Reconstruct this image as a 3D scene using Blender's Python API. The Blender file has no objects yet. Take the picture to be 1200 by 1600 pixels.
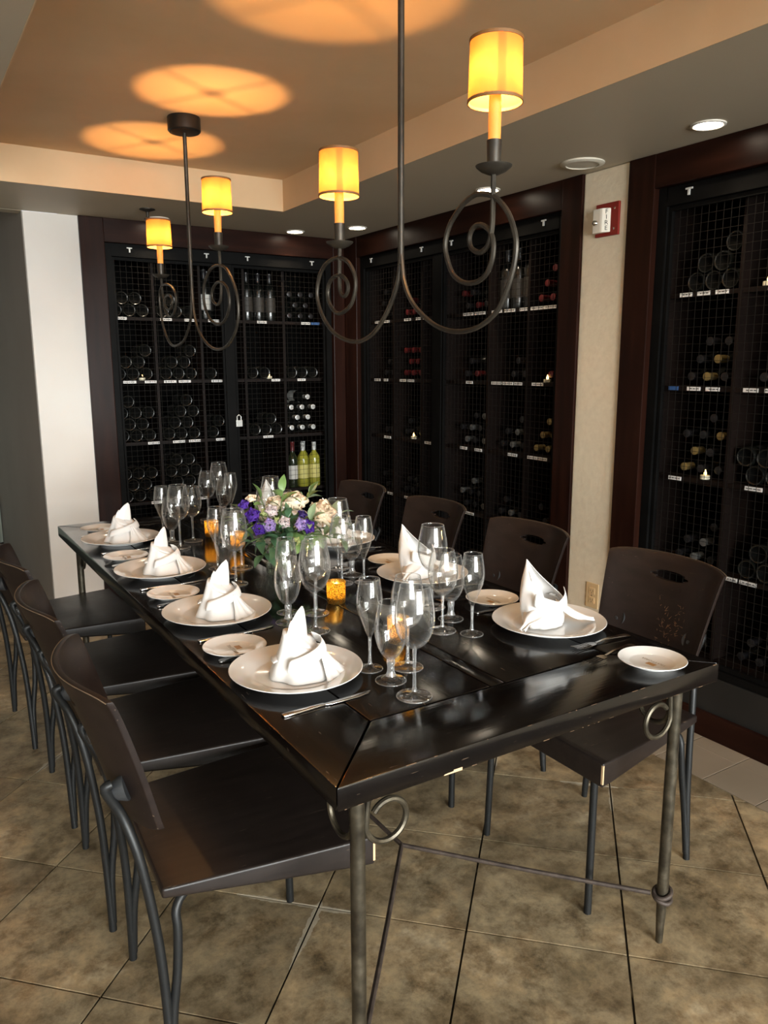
import bpy, bmesh, math, random
from mathutils import Vector, Matrix
PI = math.pi
rnd = random.Random(7)
scn = bpy.context.scene
COL = scn.collection

# ------------------------------------------------------------------ camera
cam_d = bpy.data.cameras.new('camera'); cam = bpy.data.objects.new('camera', cam_d); COL.objects.link(cam)
cam_d.sensor_fit = 'VERTICAL'; cam_d.sensor_height = 36.0; cam_d.lens = 1213.98 / 1600 * 36.0
cam_d.clip_start = 0.05
yaw, pitch, roll = 0.560538, 0.187726, -0.0029595
f0 = Vector((math.sin(yaw), math.cos(yaw), 0)); r0 = Vector((math.cos(yaw), -math.sin(yaw), 0)); u0 = Vector((0, 0, 1))
fw = math.cos(pitch)*f0 - math.sin(pitch)*u0; up = math.sin(pitch)*f0 + math.cos(pitch)*u0
rr = math.cos(roll)*r0 + math.sin(roll)*up; uu = -math.sin(roll)*r0 + math.cos(roll)*up
M = Matrix((rr, uu, -fw)).transposed().to_4x4(); M.translation = (0, 0, 1.46)
cam.matrix_world = M
scn.camera = cam

# ------------------------------------------------------------------ world, daylight, exposure
w = bpy.data.worlds.new('world'); scn.world = w; w.use_nodes = True
w.node_tree.nodes['Background'].inputs[0].default_value = (0.75, 0.86, 1.0, 1)
w.node_tree.nodes['Background'].inputs[1].default_value = 1.0
scn.view_settings.view_transform = 'Standard'; scn.view_settings.look = 'None'
scn.view_settings.gamma = 1.0; scn.view_settings.use_curve_mapping = False
scn.view_settings.exposure = 1.12
try:
    scn.cycles.max_bounces = 14; scn.cycles.transmission_bounces = 14; scn.cycles.transparent_max_bounces = 24
    scn.cycles.caustics_reflective = False; scn.cycles.caustics_refractive = False
except Exception: pass

ROOM_Y0 = -6.5                                   # wall behind the viewer, with the windows
WINDOWS = [(-2.30, -1.10), (-0.80, 0.40), (0.70, 1.90), (2.05, 2.95)]    # x ranges of the tall windows
WZ0, WZ1 = 0.25, 3.35; ZH = 3.6; HY = -2.5      # unseen hall behind the viewer, made taller for higher daylight; begins at HY
def area(name, loc, rot, sx, sy, power, color):
    l = bpy.data.lights.new(name, 'AREA'); l.shape = 'RECTANGLE'; l.size = sx; l.size_y = sy; l.energy = power; l.color = color
    o = bpy.data.objects.new(name, l); o.location = loc; o.rotation_euler = rot; COL.objects.link(o); return o
for x0, x1 in WINDOWS:                            # daylight standing just outside each window pane
    area('daylight', ((x0+x1)/2, ROOM_Y0-0.16, (WZ0+WZ1)/2), (PI/2, 0, 0), x1-x0, WZ1-WZ0, 225*(x1-x0)/1.2, (0.955, 0.985, 1.0))

# ------------------------------------------------------------------ materials
MAT = {}
def nodes(name):
    m = bpy.data.materials.new(name); m.use_nodes = True
    nt = m.node_tree; b = nt.nodes['Principled BSDF']; MAT[name] = m
    return m, nt, b
def plain(name, col, rough=0.5, metal=0.0, emit=None, estr=0.0, spec=0.5, coat=0.0):
    m, nt, b = nodes(name)
    b.inputs['Base Color'].default_value = (*col, 1); b.inputs['Roughness'].default_value = rough
    b.inputs['Metallic'].default_value = metal; b.inputs['Specular IOR Level'].default_value = spec
    if coat: b.inputs['Coat Weight'].default_value = coat
    if emit: b.inputs['Emission Color'].default_value = (*emit, 1); b.inputs['Emission Strength'].default_value = estr
    return m
def tex(nt, kind, coord='Object', scale=(1, 1, 1), **kw):
    tc = nt.nodes.new('ShaderNodeTexCoord') if coord != 'World' else nt.nodes.new('ShaderNodeNewGeometry')
    mp = nt.nodes.new('ShaderNodeMapping'); mp.inputs['Scale'].default_value = scale
    nt.links.new(tc.outputs['Position' if coord == 'World' else coord], mp.inputs['Vector'])
    t = nt.nodes.new('ShaderNodeTex'+kind)
    nt.links.new(mp.outputs[0], t.inputs['Vector'])
    for k, v in kw.items(): t.inputs[k].default_value = v
    return t
def ramp(nt, src, stops):
    r = nt.nodes.new('ShaderNodeValToRGB'); e = r.color_ramp.elements
    while len(e) > 1: e.remove(e[-1])
    e[0].position = stops[0][0]; e[0].color = (*stops[0][1], 1) if len(stops[0][1]) == 3 else stops[0][1]
    for p, c in stops[1:]:
        n = e.new(p); n.color = (*c, 1)
    nt.links.new(src, r.inputs[0]); return r
def bump(nt, b, src, strength=0.1, dist=0.01):
    n = nt.nodes.new('ShaderNodeBump'); n.inputs['Strength'].default_value = strength; n.inputs['Distance'].default_value = dist
    nt.links.new(src, n.inputs['Height']); nt.links.new(n.outputs[0], b.inputs['Normal'])
def noisy(name, stops, scale=(1, 1, 1), nscale=5.0, rough=0.5, bstr=0.0, bdist=0.005, coord='World', metal=0.0, detail=6.0, spec=0.5, rrange=None, distortion=0.0):
    m, nt, b = nodes(name)
    t = tex(nt, 'Noise', coord, scale, Scale=nscale, Detail=detail, Distortion=distortion)
    r = ramp(nt, t.outputs['Fac'], stops); nt.links.new(r.outputs[0], b.inputs['Base Color'])
    b.inputs['Roughness'].default_value = rough; b.inputs['Metallic'].default_value = metal; b.inputs['Specular IOR Level'].default_value = spec
    if rrange:
        mr = nt.nodes.new('ShaderNodeMapRange'); mr.inputs['To Min'].default_value = rrange[0]; mr.inputs['To Max'].default_value = rrange[1]
        nt.links.new(t.outputs['Fac'], mr.inputs['Value']); nt.links.new(mr.outputs[0], b.inputs['Roughness'])
    if bstr: bump(nt, b, t.outputs['Fac'], bstr, bdist)
    return m

noisy('plaster', [(0.3, (0.62, 0.42, 0.235)), (0.7, (0.68, 0.48, 0.285))], nscale=3.0, rough=0.75, bstr=0.25, bdist=0.01, detail=10)
noisy('pier_plaster', [(0.3, (0.66, 0.56, 0.41)), (0.7, (0.72, 0.62, 0.46))], nscale=40.0, rough=0.7, bstr=0.3, bdist=0.006, detail=6)
noisy('white_plaster', [(0.3, (0.70, 0.65, 0.60)), (0.75, (0.76, 0.72, 0.67))], nscale=2.2, rough=0.7, bstr=0.12, bdist=0.008, detail=9)
noisy('soffit_paint', [(0.3, (0.46, 0.39, 0.285)), (0.7, (0.50, 0.425, 0.315))], nscale=1.5, rough=0.55)
noisy('corridor_shaded', [(0.3, (0.27, 0.24, 0.21)), (0.7, (0.31, 0.275, 0.245))], nscale=1.5, rough=0.8)  # passage shade put into the wall colour, darker than the white plaster
noisy('frame_wood', [(0.25, (0.0085, 0.0030, 0.0019)), (0.55, (0.016, 0.0052, 0.0031)), (0.8, (0.026, 0.0088, 0.0050))], scale=(9, 9, 0.8), nscale=3.0, rough=0.33, bstr=0.06, bdist=0.003, detail=8, spec=0.10)
noisy('frame_wood_h', [(0.25, (0.0085, 0.0030, 0.0019)), (0.55, (0.016, 0.0052, 0.0031)), (0.8, (0.026, 0.0088, 0.0050))], scale=(0.8, 0.8, 9), nscale=3.0, rough=0.33, bstr=0.06, bdist=0.003, detail=8, spec=0.10)
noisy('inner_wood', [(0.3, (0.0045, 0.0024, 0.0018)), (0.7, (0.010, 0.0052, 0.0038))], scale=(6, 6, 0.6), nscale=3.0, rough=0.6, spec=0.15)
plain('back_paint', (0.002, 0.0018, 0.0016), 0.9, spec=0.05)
noisy('black_steel', [(0.3, (0.0022, 0.0021, 0.0020)), (0.7, (0.0045, 0.0042, 0.004))], nscale=9, rough=0.55, spec=0.07)
noisy('sill_steel', [(0.3, (0.006, 0.006, 0.0055)), (0.6, (0.012, 0.011, 0.010)), (0.8, (0.04, 0.034, 0.027))], nscale=6, rough=0.5, detail=9)
plain('wire', (0.009, 0.0075, 0.006), 0.6, 0.0, spec=0.12)
noisy('iron', [(0.3, (0.035, 0.029, 0.023)), (0.7, (0.070, 0.059, 0.045))], nscale=22, rough=0.45, metal=0.55, bstr=0.25, bdist=0.002)
noisy('table_iron', [(0.3, (0.045, 0.037, 0.027)), (0.55, (0.10, 0.085, 0.06)), (0.8, (0.20, 0.17, 0.125))], nscale=26, rough=0.4, metal=0.75, bstr=0.35, bdist=0.003, rrange=(0.28, 0.5))
noisy('stretcher_iron', [(0.3, (0.035, 0.024, 0.019)), (0.7, (0.085, 0.062, 0.05))], nscale=30, rough=0.6, metal=0.3, bstr=0.4, bdist=0.003)
plain('chair_tube', (0.0095, 0.0098, 0.010), 0.45, 0.0, spec=0.35)
plain('rubber', (0.028, 0.029, 0.031), 0.5)
plain('worn_wood', (0.62, 0.42, 0.24), 0.7)
plain('nick_wood', (0.16, 0.090, 0.045), 0.7)
plain('ceramic', (0.86, 0.855, 0.84), 0.12, spec=0.55, coat=0.3)
plain('print_brown', (0.42, 0.23, 0.08), 0.4)
plain('print_grey', (0.33, 0.29, 0.24), 0.4)
plain('steel', (0.62, 0.58, 0.55), 0.16, 1.0)
plain('paper', (0.72, 0.70, 0.68), 0.7)
plain('blue_tape', (0.03, 0.09, 0.25), 0.6)
plain('print_black', (0.03, 0.03, 0.03), 0.6)
plain('red_plate', (0.20, 0.012, 0.008), 0.35)
plain('strobe_white', (0.72, 0.66, 0.56), 0.4)
plain('chrome', (0.8, 0.8, 0.78), 0.08, 1.0)
plain('almond', (0.60, 0.42, 0.22), 0.4)
plain('almond_dark', (0.10, 0.07, 0.04), 0.6)
plain('trim_white', (0.62, 0.57, 0.47), 0.5)
plain('can_white', (0.75, 0.7, 0.62), 0.4)
plain('can_glow', (1, 1, 1), 0.5, emit=(1.0, 0.86, 0.66), estr=16)
plain('canopy_iron', (0.022, 0.019, 0.016), 0.4, 0.5)
plain('shade_trim', (0.22, 0.10, 0.03), 0.6)
plain('bulb', (1, 0.9, 0.6), 0.5, emit=(1.0, 0.62, 0.22), estr=25)
plain('flame', (1, 0.8, 0.4), 0.5, emit=(1.0, 0.62, 0.2), estr=3.0)
plain('tea_wax', (0.75, 0.68, 0.5), 0.5)
plain('curtain', (0.42, 0.45, 0.38), 0.9)
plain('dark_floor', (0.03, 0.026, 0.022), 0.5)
plain('window_white', (0.7, 0.68, 0.64), 0.5)
plain('stem_green', (0.09, 0.15, 0.04), 0.5)
plain('soil_water', (0.5, 0.52, 0.45), 0.05)
for n, c in (('petal_cream', (0.86, 0.70, 0.52)), ('petal_purple', (0.085, 0.028, 0.30)), ('petal_lilac', (0.42, 0.30, 0.62)), ('petal_pale', (0.68, 0.58, 0.58)), ('petal_green', (0.52, 0.56, 0.24)), ('petal_dark', (0.035, 0.015, 0.11))):
    m, nt, b = nodes(n); b.inputs['Roughness'].default_value = 0.6
    t = tex(nt, 'Noise', 'Object', Scale=40.0, Detail=3.0)
    r = ramp(nt, t.outputs['Fac'], [(0.3, tuple(v*0.85 for v in c)), (0.7, tuple(min(1, v*1.1) for v in c))]); nt.links.new(r.outputs[0], b.inputs['Base Color'])
    b.inputs['Subsurface Weight'].default_value = 0.15; b.inputs['Subsurface Scale'].default_value = 0.004
for n, c, c2 in (('leaf_mid', (0.11, 0.20, 0.055), (0.20, 0.30, 0.10)), ('leaf_grey', (0.17, 0.25, 0.14), (0.30, 0.38, 0.22)), ('leaf_dark', (0.045, 0.11, 0.055), (0.085, 0.16, 0.08))):
    m, nt, b = nodes(n); b.inputs['Roughness'].default_value = 0.45
    t = tex(nt, 'Noise', 'Object', Scale=60.0, Detail=3.0)
    r = ramp(nt, t.outputs['Fac'], [(0.35, c), (0.7, c2)]); nt.links.new(r.outputs[0], b.inputs['Base Color'])

# cloth
m, nt, b = nodes('napkin_cloth'); b.inputs['Base Color'].default_value = (0.82, 0.80, 0.78, 1); b.inputs['Roughness'].default_value = 0.85
t = tex(nt, 'Noise', 'Object', Scale=450.0, Detail=2.0); bump(nt, b, t.outputs['Fac'], 0.15, 0.001)
b.inputs['Sheen Weight'].default_value = 0.2

# lacquered wood of table and chairs
def lacquer(name, stops, scale, rough, bstr, coord='Object', spec=0.35):
    m, nt, b = nodes(name)
    g = tex(nt, 'Noise', coord, scale, Scale=4.0, Detail=8.0)
    r = ramp(nt, g.outputs['Fac'], stops)
    s = tex(nt, 'Noise', coord, tuple(v*1.5 for v in scale), Scale=9.0, Detail=4.0)       # fine scratches and rubbed spots
    sr = ramp(nt, s.outputs['Fac'], [(0.0, (0, 0, 0)), (0.70, (0, 0, 0)), (0.76, (1, 1, 1))])
    mx = nt.nodes.new('ShaderNodeMix'); mx.data_type = 'RGBA'
    nt.links.new(sr.outputs[0], mx.inputs['Factor']); nt.links.new(r.outputs[0], mx.inputs[6]); mx.inputs[7].default_value = (0.10, 0.07, 0.05, 1)
    nt.links.new(mx.outputs[2], b.inputs['Base Color'])
    big = tex(nt, 'Noise', coord, (1, 1, 1), Scale=5.0, Detail=5.0)
    mr = nt.nodes.new('ShaderNodeMapRange'); mr.inputs['To Min'].default_value = rough[0]; mr.inputs['To Max'].default_value = rough[1]
    mr.inputs['From Min'].default_value = 0.3; mr.inputs['From Max'].default_value = 0.7
    nt.links.new(big.outputs['Fac'], mr.inputs['Value']); nt.links.new(mr.outputs[0], b.inputs['Roughness'])
    bump(nt, b, g.outputs['Fac'], bstr, 0.004); b.inputs['Specular IOR Level'].default_value = spec
    return m
lacquer('table_wood_y', [(0.3, (0.0038, 0.0029, 0.0026)), (0.7, (0.0075, 0.0054, 0.0044))], (14, 1.6, 14), (0.085, 0.20), 0.05)
lacquer('table_wood_x', [(0.3, (0.0038, 0.0029, 0.0026)), (0.7, (0.0075, 0.0054, 0.0044))], (1.6, 14, 14), (0.09, 0.22), 0.09)
lacquer('chair_wood', [(0.3, (0.013, 0.0092, 0.0078)), (0.7, (0.021, 0.0145, 0.0120))], (1.6, 12, 12), (0.32, 0.46), 0.05)
lacquer('back_wood', [(0.3, (0.0115, 0.0070, 0.0058)), (0.7, (0.0185, 0.0115, 0.0092))], (12, 1.5, 10), (0.36, 0.5), 0.04, spec=0.28)

# floor tiles
S2 = math.sqrt(0.5)
TS = 0.4064; TORG = (1.711, 1.410)
m, nt, b = nodes('stone_tile')
t1 = tex(nt, 'Noise', 'World', Scale=3.2, Detail=10.0, Roughness=0.66, Distortion=0.3)
t2 = tex(nt, 'Noise', 'World', Scale=11.0, Detail=12.0, Roughness=0.75, Distortion=0.1)
oi = nt.nodes.new('ShaderNodeObjectInfo')
r1 = ramp(nt, t1.outputs['Fac'], [(0.28, (0.12, 0.095, 0.058)), (0.42, (0.205, 0.150, 0.085)), (0.50, (0.265, 0.205, 0.125)), (0.58, (0.305, 0.22, 0.125)), (0.74, (0.50, 0.42, 0.29))])
r2 = ramp(nt, t2.outputs['Fac'], [(0.33, (0.26, 0.23, 0.20)), (0.43, (0.68, 0.63, 0.57)), (0.50, (1, 1, 1)), (0.62, (1.5, 1.48, 1.42))])
mx = nt.nodes.new('ShaderNodeMix'); mx.data_type = 'RGBA'; mx.blend_type = 'MULTIPLY'; mx.inputs['Factor'].default_value = 0.85
nt.links.new(r1.outputs[0], mx.inputs[6]); nt.links.new(r2.outputs[0], mx.inputs[7])
hsv = nt.nodes.new('ShaderNodeHueSaturation'); mr = nt.nodes.new('ShaderNodeMapRange'); mr.inputs['To Min'].default_value = 0.82; mr.inputs['To Max'].default_value = 1.15
nt.links.new(oi.outputs['Random'], mr.inputs['Value']); nt.links.new(mr.outputs[0], hsv.inputs['Value']); nt.links.new(mx.outputs[2], hsv.inputs['Color'])
# pale lime bloom that creeps out of some joints
gp = nt.nodes.new('ShaderNodeNewGeometry'); sx = nt.nodes.new('ShaderNodeSeparateXYZ'); nt.links.new(gp.outputs['Position'], sx.inputs[0])
def mth(op, a, bb=None):
    n = nt.nodes.new('ShaderNodeMath'); n.operation = op
    for i, v in enumerate((a, bb)):
        if v is None: continue
        if isinstance(v, (int, float)): n.inputs[i].default_value = v
        else: nt.links.new(v, n.inputs[i])
    return n.outputs[0]
dx = mth('SUBTRACT', sx.outputs[0], TORG[0]); dy = mth('SUBTRACT', sx.outputs[1], TORG[1])
pu = mth('MULTIPLY', mth('ADD', dx, dy), S2/TS); pv = mth('MULTIPLY', mth('SUBTRACT', dx, dy), S2/TS)
eu = mth('ABSOLUTE', mth('SUBTRACT', pu, mth('ROUND', pu))); ev = mth('ABSOLUTE', mth('SUBTRACT', pv, mth('ROUND', pv)))
edge = mth('MINIMUM', eu, ev)
t3 = tex(nt, 'Noise', 'World', Scale=1.9, Detail=3.0); t4 = tex(nt, 'Noise', 'World', Scale=45.0, Detail=5.0)
wid = mth('MULTIPLY', mth('MAXIMUM', mth('SUBTRACT', t3.outputs['Fac'], 0.56), 0.0), 0.30)
blo = mth('MULTIPLY', mth('LESS_THAN', edge, mth('MULTIPLY', wid, mth('MULTIPLY', t4.outputs['Fac'], 2.0))), 0.45)
mx2 = nt.nodes.new('ShaderNodeMix'); mx2.data_type = 'RGBA'; nt.links.new(blo, mx2.inputs['Factor']); nt.links.new(hsv.outputs[0], mx2.inputs[6]); mx2.inputs[7].default_value = (0.62, 0.56, 0.45, 1)
nt.links.new(mx2.outputs[2], b.inputs['Base Color'])
mr2 = nt.nodes.new('ShaderNodeMapRange'); mr2.inputs['To Min'].default_value = 0.3; mr2.inputs['To Max'].default_value = 0.6; nt.links.new(t2.outputs['Fac'], mr2.inputs['Value']); nt.links.new(mr2.outputs[0], b.inputs['Roughness'])
bump(nt, b, t2.outputs['Fac'], 0.25, 0.006)
noisy('small_tile', [(0.3, (0.225, 0.175, 0.125)), (0.7, (0.265, 0.21, 0.155))], nscale=4, rough=0.45)
noisy('grout', [(0.3, (0.016, 0.013, 0.009)), (0.6, (0.030, 0.025, 0.018)), (0.74, (0.35, 0.30, 0.22))], nscale=7, rough=0.9)

# lamp shade: parchment that lets the bulb's light through
def shade_mat(name, cols):
    m = bpy.data.materials.new(name); m.use_nodes = True; nt = m.node_tree; MAT[name] = m
    nt.nodes.remove(nt.nodes['Principled BSDF']); out = nt.nodes['Material Output']
    t = tex(nt, 'Noise', 'Object', (1, 1, 1), Scale=14.0, Detail=4.0, Distortion=1.5)
    r = ramp(nt, t.outputs['Fac'], cols)
    tr = nt.nodes.new('ShaderNodeBsdfTranslucent'); df = nt.nodes.new('ShaderNodeBsdfDiffuse'); ms = nt.nodes.new('ShaderNodeMixShader')
    nt.links.new(r.outputs[0], tr.inputs['Color']); df.inputs['Color'].default_value = (0.55, 0.30, 0.09, 1)
    ms.inputs[0].default_value = 0.35; nt.links.new(tr.outputs[0], ms.inputs[1]); nt.links.new(df.outputs[0], ms.inputs[2]); nt.links.new(ms.outputs[0], out.inputs[0])
shade_mat('parchment', [(0.3, (0.052, 0.024, 0.0060)), (0.6, (0.066, 0.032, 0.0085)), (0.75, (0.080, 0.041, 0.012))])
shade_mat('parchment_seam', [(0.3, (0.048, 0.015, 0.005)), (0.7, (0.052, 0.018, 0.006))])
m, nt, b = nodes('wax_candle'); b.inputs['Base Color'].default_value = (0.72, 0.27, 0.055, 1); b.inputs['Roughness'].default_value = 0.6
b.inputs['Subsurface Weight'].default_value = 0.5; b.inputs['Subsurface Scale'].default_value = 0.02; b.inputs['Subsurface Radius'].default_value = (1, 0.35, 0.1)
b.inputs['Emission Color'].default_value = (1.0, 0.30, 0.045, 1); b.inputs['Emission Strength'].default_value = 0.28      # emission painted in for the bulb's light through the sleeve

# glass
def thin_glass(name, tint=(1, 1, 1), base=0.03, power=3.0, amt=0.75, rough=0.0, refr_mix=0.0, refr_edge=0.0):
    m = bpy.data.materials.new(name); m.use_nodes = True; nt = m.node_tree; MAT[name] = m
    nt.nodes.remove(nt.nodes['Principled BSDF']); out = nt.nodes['Material Output']
    lw = nt.nodes.new('ShaderNodeLayerWeight'); lw.inputs['Blend'].default_value = 0.5
    p = nt.nodes.new('ShaderNodeMath'); p.operation = 'POWER'; nt.links.new(lw.outputs['Facing'], p.inputs[0]); p.inputs[1].default_value = power
    q = nt.nodes.new('ShaderNodeMath'); q.operation = 'MULTIPLY_ADD'; nt.links.new(p.outputs[0], q.inputs[0]); q.inputs[1].default_value = amt; q.inputs[2].default_value = base
    tr = nt.nodes.new('ShaderNodeBsdfTransparent'); tr.inputs[0].default_value = (*tint, 1)
    gl = nt.nodes.new('ShaderNodeBsdfGlossy'); gl.inputs['Roughness'].default_value = rough
    ms = nt.nodes.new('ShaderNodeMixShader'); nt.links.new(q.outputs[0], ms.inputs[0]); nt.links.new(tr.outputs[0], ms.inputs[1]); nt.links.new(gl.outputs[0], ms.inputs[2]); nt.links.new(ms.outputs[0], out.inputs[0])
    if refr_mix or refr_edge:                                # diffuse white painted in for light that clear glass would refract
        df = nt.nodes.new('ShaderNodeBsdfDiffuse'); df.inputs[0].default_value = (0.9, 0.9, 0.9, 1)
        h2 = nt.nodes.new('ShaderNodeMath'); h2.operation = 'MULTIPLY_ADD'; nt.links.new(p.outputs[0], h2.inputs[0]); h2.inputs[1].default_value = refr_edge; h2.inputs[2].default_value = refr_mix
        m2 = nt.nodes.new('ShaderNodeMixShader'); nt.links.new(h2.outputs[0], m2.inputs[0]); nt.links.new(ms.outputs[0], m2.inputs[1]); nt.links.new(df.outputs[0], m2.inputs[2]); nt.links.new(m2.outputs[0], out.inputs[0])
thin_glass('bowl_glass', (0.985, 0.985, 0.98), 0.045, 3.0, 0.75, 0.0, 0.003, 0.15)
thin_glass('stem_glass', (0.97, 0.97, 0.965), 0.14, 1.6, 0.7, 0.03, 0.05, 0.30)
thin_glass('foot_glass', (0.985, 0.985, 0.98), 0.05, 2.5, 0.7, 0.02, 0.004, 0.05)
thin_glass('window_glass', (0.98, 0.99, 0.98), 0.03, 4.0, 0.6)
thin_glass('vase_glass', (0.93, 0.95, 0.92), 0.05, 3.0, 0.7)
m, nt, b = nodes('solid_glass'); b.inputs['Base Color'].default_value = (0.98, 0.98, 0.98, 1); b.inputs['Roughness'].default_value = 0.0
b.inputs['Transmission Weight'].default_value = 1.0; b.inputs['IOR'].default_value = 1.5
# mercury glass of the votives
m = bpy.data.materials.new('mercury_glass'); m.use_nodes = True; nt = m.node_tree; MAT['mercury_glass'] = m
b = nt.nodes['Principled BSDF']; out = nt.nodes['Material Output']
b.inputs['Base Color'].default_value = (0.55, 0.33, 0.08, 1); b.inputs['Metallic'].default_value = 0.9; b.inputs['Roughness'].default_value = 0.25
t = tex(nt, 'Noise', 'Object', Scale=420.0, Detail=2.0); r = ramp(nt, t.outputs['Fac'], [(0.42, (0, 0, 0)), (0.56, (1, 1, 1))])
tr = nt.nodes.new('ShaderNodeBsdfTranslucent'); tr.inputs[0].default_value = (0.85, 0.60, 0.20, 1); ms = nt.nodes.new('ShaderNodeMixShader')
nt.links.new(r.outputs[0], ms.inputs[0]); nt.links.new(b.outputs[0], ms.inputs[1]); nt.links.new(tr.outputs[0], ms.inputs[2]); nt.links.new(ms.outputs[0], out.inputs[0])

# bottles
plain('bottle_dark', (0.006, 0.0065, 0.0055), 0.24, spec=0.9)
plain('bottle_base', (0.0025, 0.0025, 0.0022), 0.7, spec=0.05)  # bottle glass painted darker so only the base rim seems to catch light
plain('bottle_green', (0.016, 0.022, 0.010), 0.08, spec=0.6)
plain('bottle_yellow', (0.28, 0.27, 0.035), 0.12)
plain('cap_black', (0.012, 0.011, 0.012), 0.3)
plain('cap_silver', (0.60, 0.60, 0.58), 0.3, 0.3)
plain('cap_gold', (0.34, 0.24, 0.09), 0.3, 0.6)
plain('cap_red', (0.085, 0.008, 0.009), 0.4)
plain('cap_silver_dim', (0.15, 0.15, 0.145), 0.35, 0.3)  # silver cap with the dim cabinet light put into its colour
plain('label_white', (0.55, 0.54, 0.50), 0.6)
plain('label_yellow', (0.55, 0.50, 0.16), 0.6)
plain('label_red', (0.20, 0.02, 0.02), 0.6)
plain('label_dim', (0.022, 0.019, 0.016), 0.6)

# ------------------------------------------------------------------ mesh helpers
class MB:
    def __init__(s): s.v = []; s.f = []; s.mi = []
    def add(s, vs, fs, mi=0):
        o = len(s.v); s.v += [tuple(p) for p in vs]; s.f += [tuple(i+o for i in f) for f in fs]; s.mi += [mi]*len(fs)
    def box(s, a, b, mi=0):
        x0, y0, z0 = a; x1, y1, z1 = b
        s.add([(x0,y0,z0),(x1,y0,z0),(x1,y1,z0),(x0,y1,z0),(x0,y0,z1),(x1,y0,z1),(x1,y1,z1),(x0,y1,z1)],
              [(0,3,2,1),(4,5,6,7),(0,1,5,4),(1,2,6,5),(2,3,7,6),(3,0,4,7)], mi)
        return s
    def prism(s, poly, z0, z1, mi=0):
        n = len(poly)
        s.add([(x,y,z0) for x,y in poly]+[(x,y,z1) for x,y in poly],
              [tuple(range(n-1,-1,-1)), tuple(range(n,2*n))]+[(i,(i+1)%n,n+(i+1)%n,n+i) for i in range(n)], mi)
        return s
    def tube(s, pts, r, n=10, cap=True, closed=False, mi=0):
        pts = [Vector(p) for p in pts]; k = len(pts); rs = r if isinstance(r, (list, tuple)) else [r]*k
        tans = []
        for i in range(k):
            a = pts[i-1] if (i > 0 or closed) else pts[i]; c = pts[(i+1) % k] if (i < k-1 or closed) else pts[i]
            tans.append((c-a).normalized())
        t0 = tans[0]; nrm = t0.orthogonal().normalized(); rings = []
        for i in range(k):
            t = tans[i]; nrm = (nrm - t*nrm.dot(t)).normalized(); bn = t.cross(nrm)
            rings.append([pts[i]+(nrm*math.cos(2*PI*j/n)+bn*math.sin(2*PI*j/n))*rs[i] for j in range(n)])
        vs = [p for ring in rings for p in ring]; fs = []
        for i in range(k if closed else k-1):
            i2 = (i+1) % k
            for j in range(n): fs.append((i*n+j, i*n+(j+1)%n, i2*n+(j+1)%n, i2*n+j))
        if cap and not closed: fs += [tuple(range(n-1,-1,-1)), tuple((k-1)*n+j for j in range(n))]
        s.add(vs, fs, mi); return s
    def lathe(s, prof, n=24, c=(0,0,0), mis=None, mi=0):
        k = len(prof)
        for i in range(k-1):
            pass
        vs = [(c[0]+r*math.cos(2*PI*j/n), c[1]+r*math.sin(2*PI*j/n), c[2]+z) for r, z in prof for j in range(n)]
        o = len(s.v); s.v += vs
        for i in range(k-1):
            for j in range(n):
                s.f.append((o+i*n+j, o+i*n+(j+1)%n, o+(i+1)*n+(j+1)%n, o+(i+1)*n+j)); s.mi.append(mis[i] if mis else mi)
        return s
    def grid(s, fn, nu, nv, mi=0, wrap=False):
        vs = [fn(i/nu, j/nv) for j in range(nv+1) for i in range(nu+1)]
        fs = [(j*(nu+1)+i, j*(nu+1)+i+1, (j+1)*(nu+1)+i+1, (j+1)*(nu+1)+i) for j in range(nv) for i in range(nu)]
        s.add(vs, fs, mi); return s
    def mesh(s, name, mats, smooth=False, bevel=0.0, seg=2, weld=True):
        me = bpy.data.meshes.new(name); me.from_pydata(s.v, [], s.f)
        for mm in (mats if isinstance(mats, (list, tuple)) else [mats]): me.materials.append(MAT[mm])
        for p, i in zip(me.polygons, s.mi): p.material_index = i
        bm = bmesh.new(); bm.from_mesh(me)
        if weld: bmesh.ops.remove_doubles(bm, verts=bm.verts, dist=1e-5)
        bmesh.ops.recalc_face_normals(bm, faces=bm.faces)
        if bevel:
            es = [e for e in bm.edges if len(e.link_faces) == 2 and e.calc_face_angle(0) > 0.5]
            bmesh.ops.bevel(bm, geom=es, offset=bevel, segments=seg, affect='EDGES', profile=0.6, clamp_overlap=True)
        bm.to_mesh(me); bm.free()
        if smooth:
            me.polygons.foreach_set('use_smooth', [True]*len(me.polygons))
            if smooth == 'auto': me.set_sharp_from_angle(angle=0.7)
        me.update(); return me
    def build(s, name, mats, parent=None, smooth=False, bevel=0.0, seg=2, loc=None, rot=None):
        me = s.mesh(name, mats, smooth, bevel, seg)
        return put(name, me, parent, loc, rot)
def put(name, me, parent=None, loc=None, rot=None):
    o = bpy.data.objects.new(name, me); COL.objects.link(o); o.parent = parent
    if loc is not None: o.location = loc
    if rot is not None: o.rotation_euler = rot
    return o
def tag(o, label=None, cat=None, group=None, kind=None):
    if label: o['label'] = label
    if cat: o['category'] = cat
    if group: o['group'] = group
    if kind: o['kind'] = kind
    return o
def empty(name, loc=(0,0,0), rz=0.0):
    o = bpy.data.objects.new(name, None); COL.objects.link(o); o.location = loc; o.rotation_euler = (0,0,rz); o.empty_display_size = 0.05; return o
def copy_tree(o, parent=None):
    c = o.copy(); COL.objects.link(c); c.parent = parent
    for ch in list(o.children):
        if ch.parent == o: copy_tree(ch, c)
    return c
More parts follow.
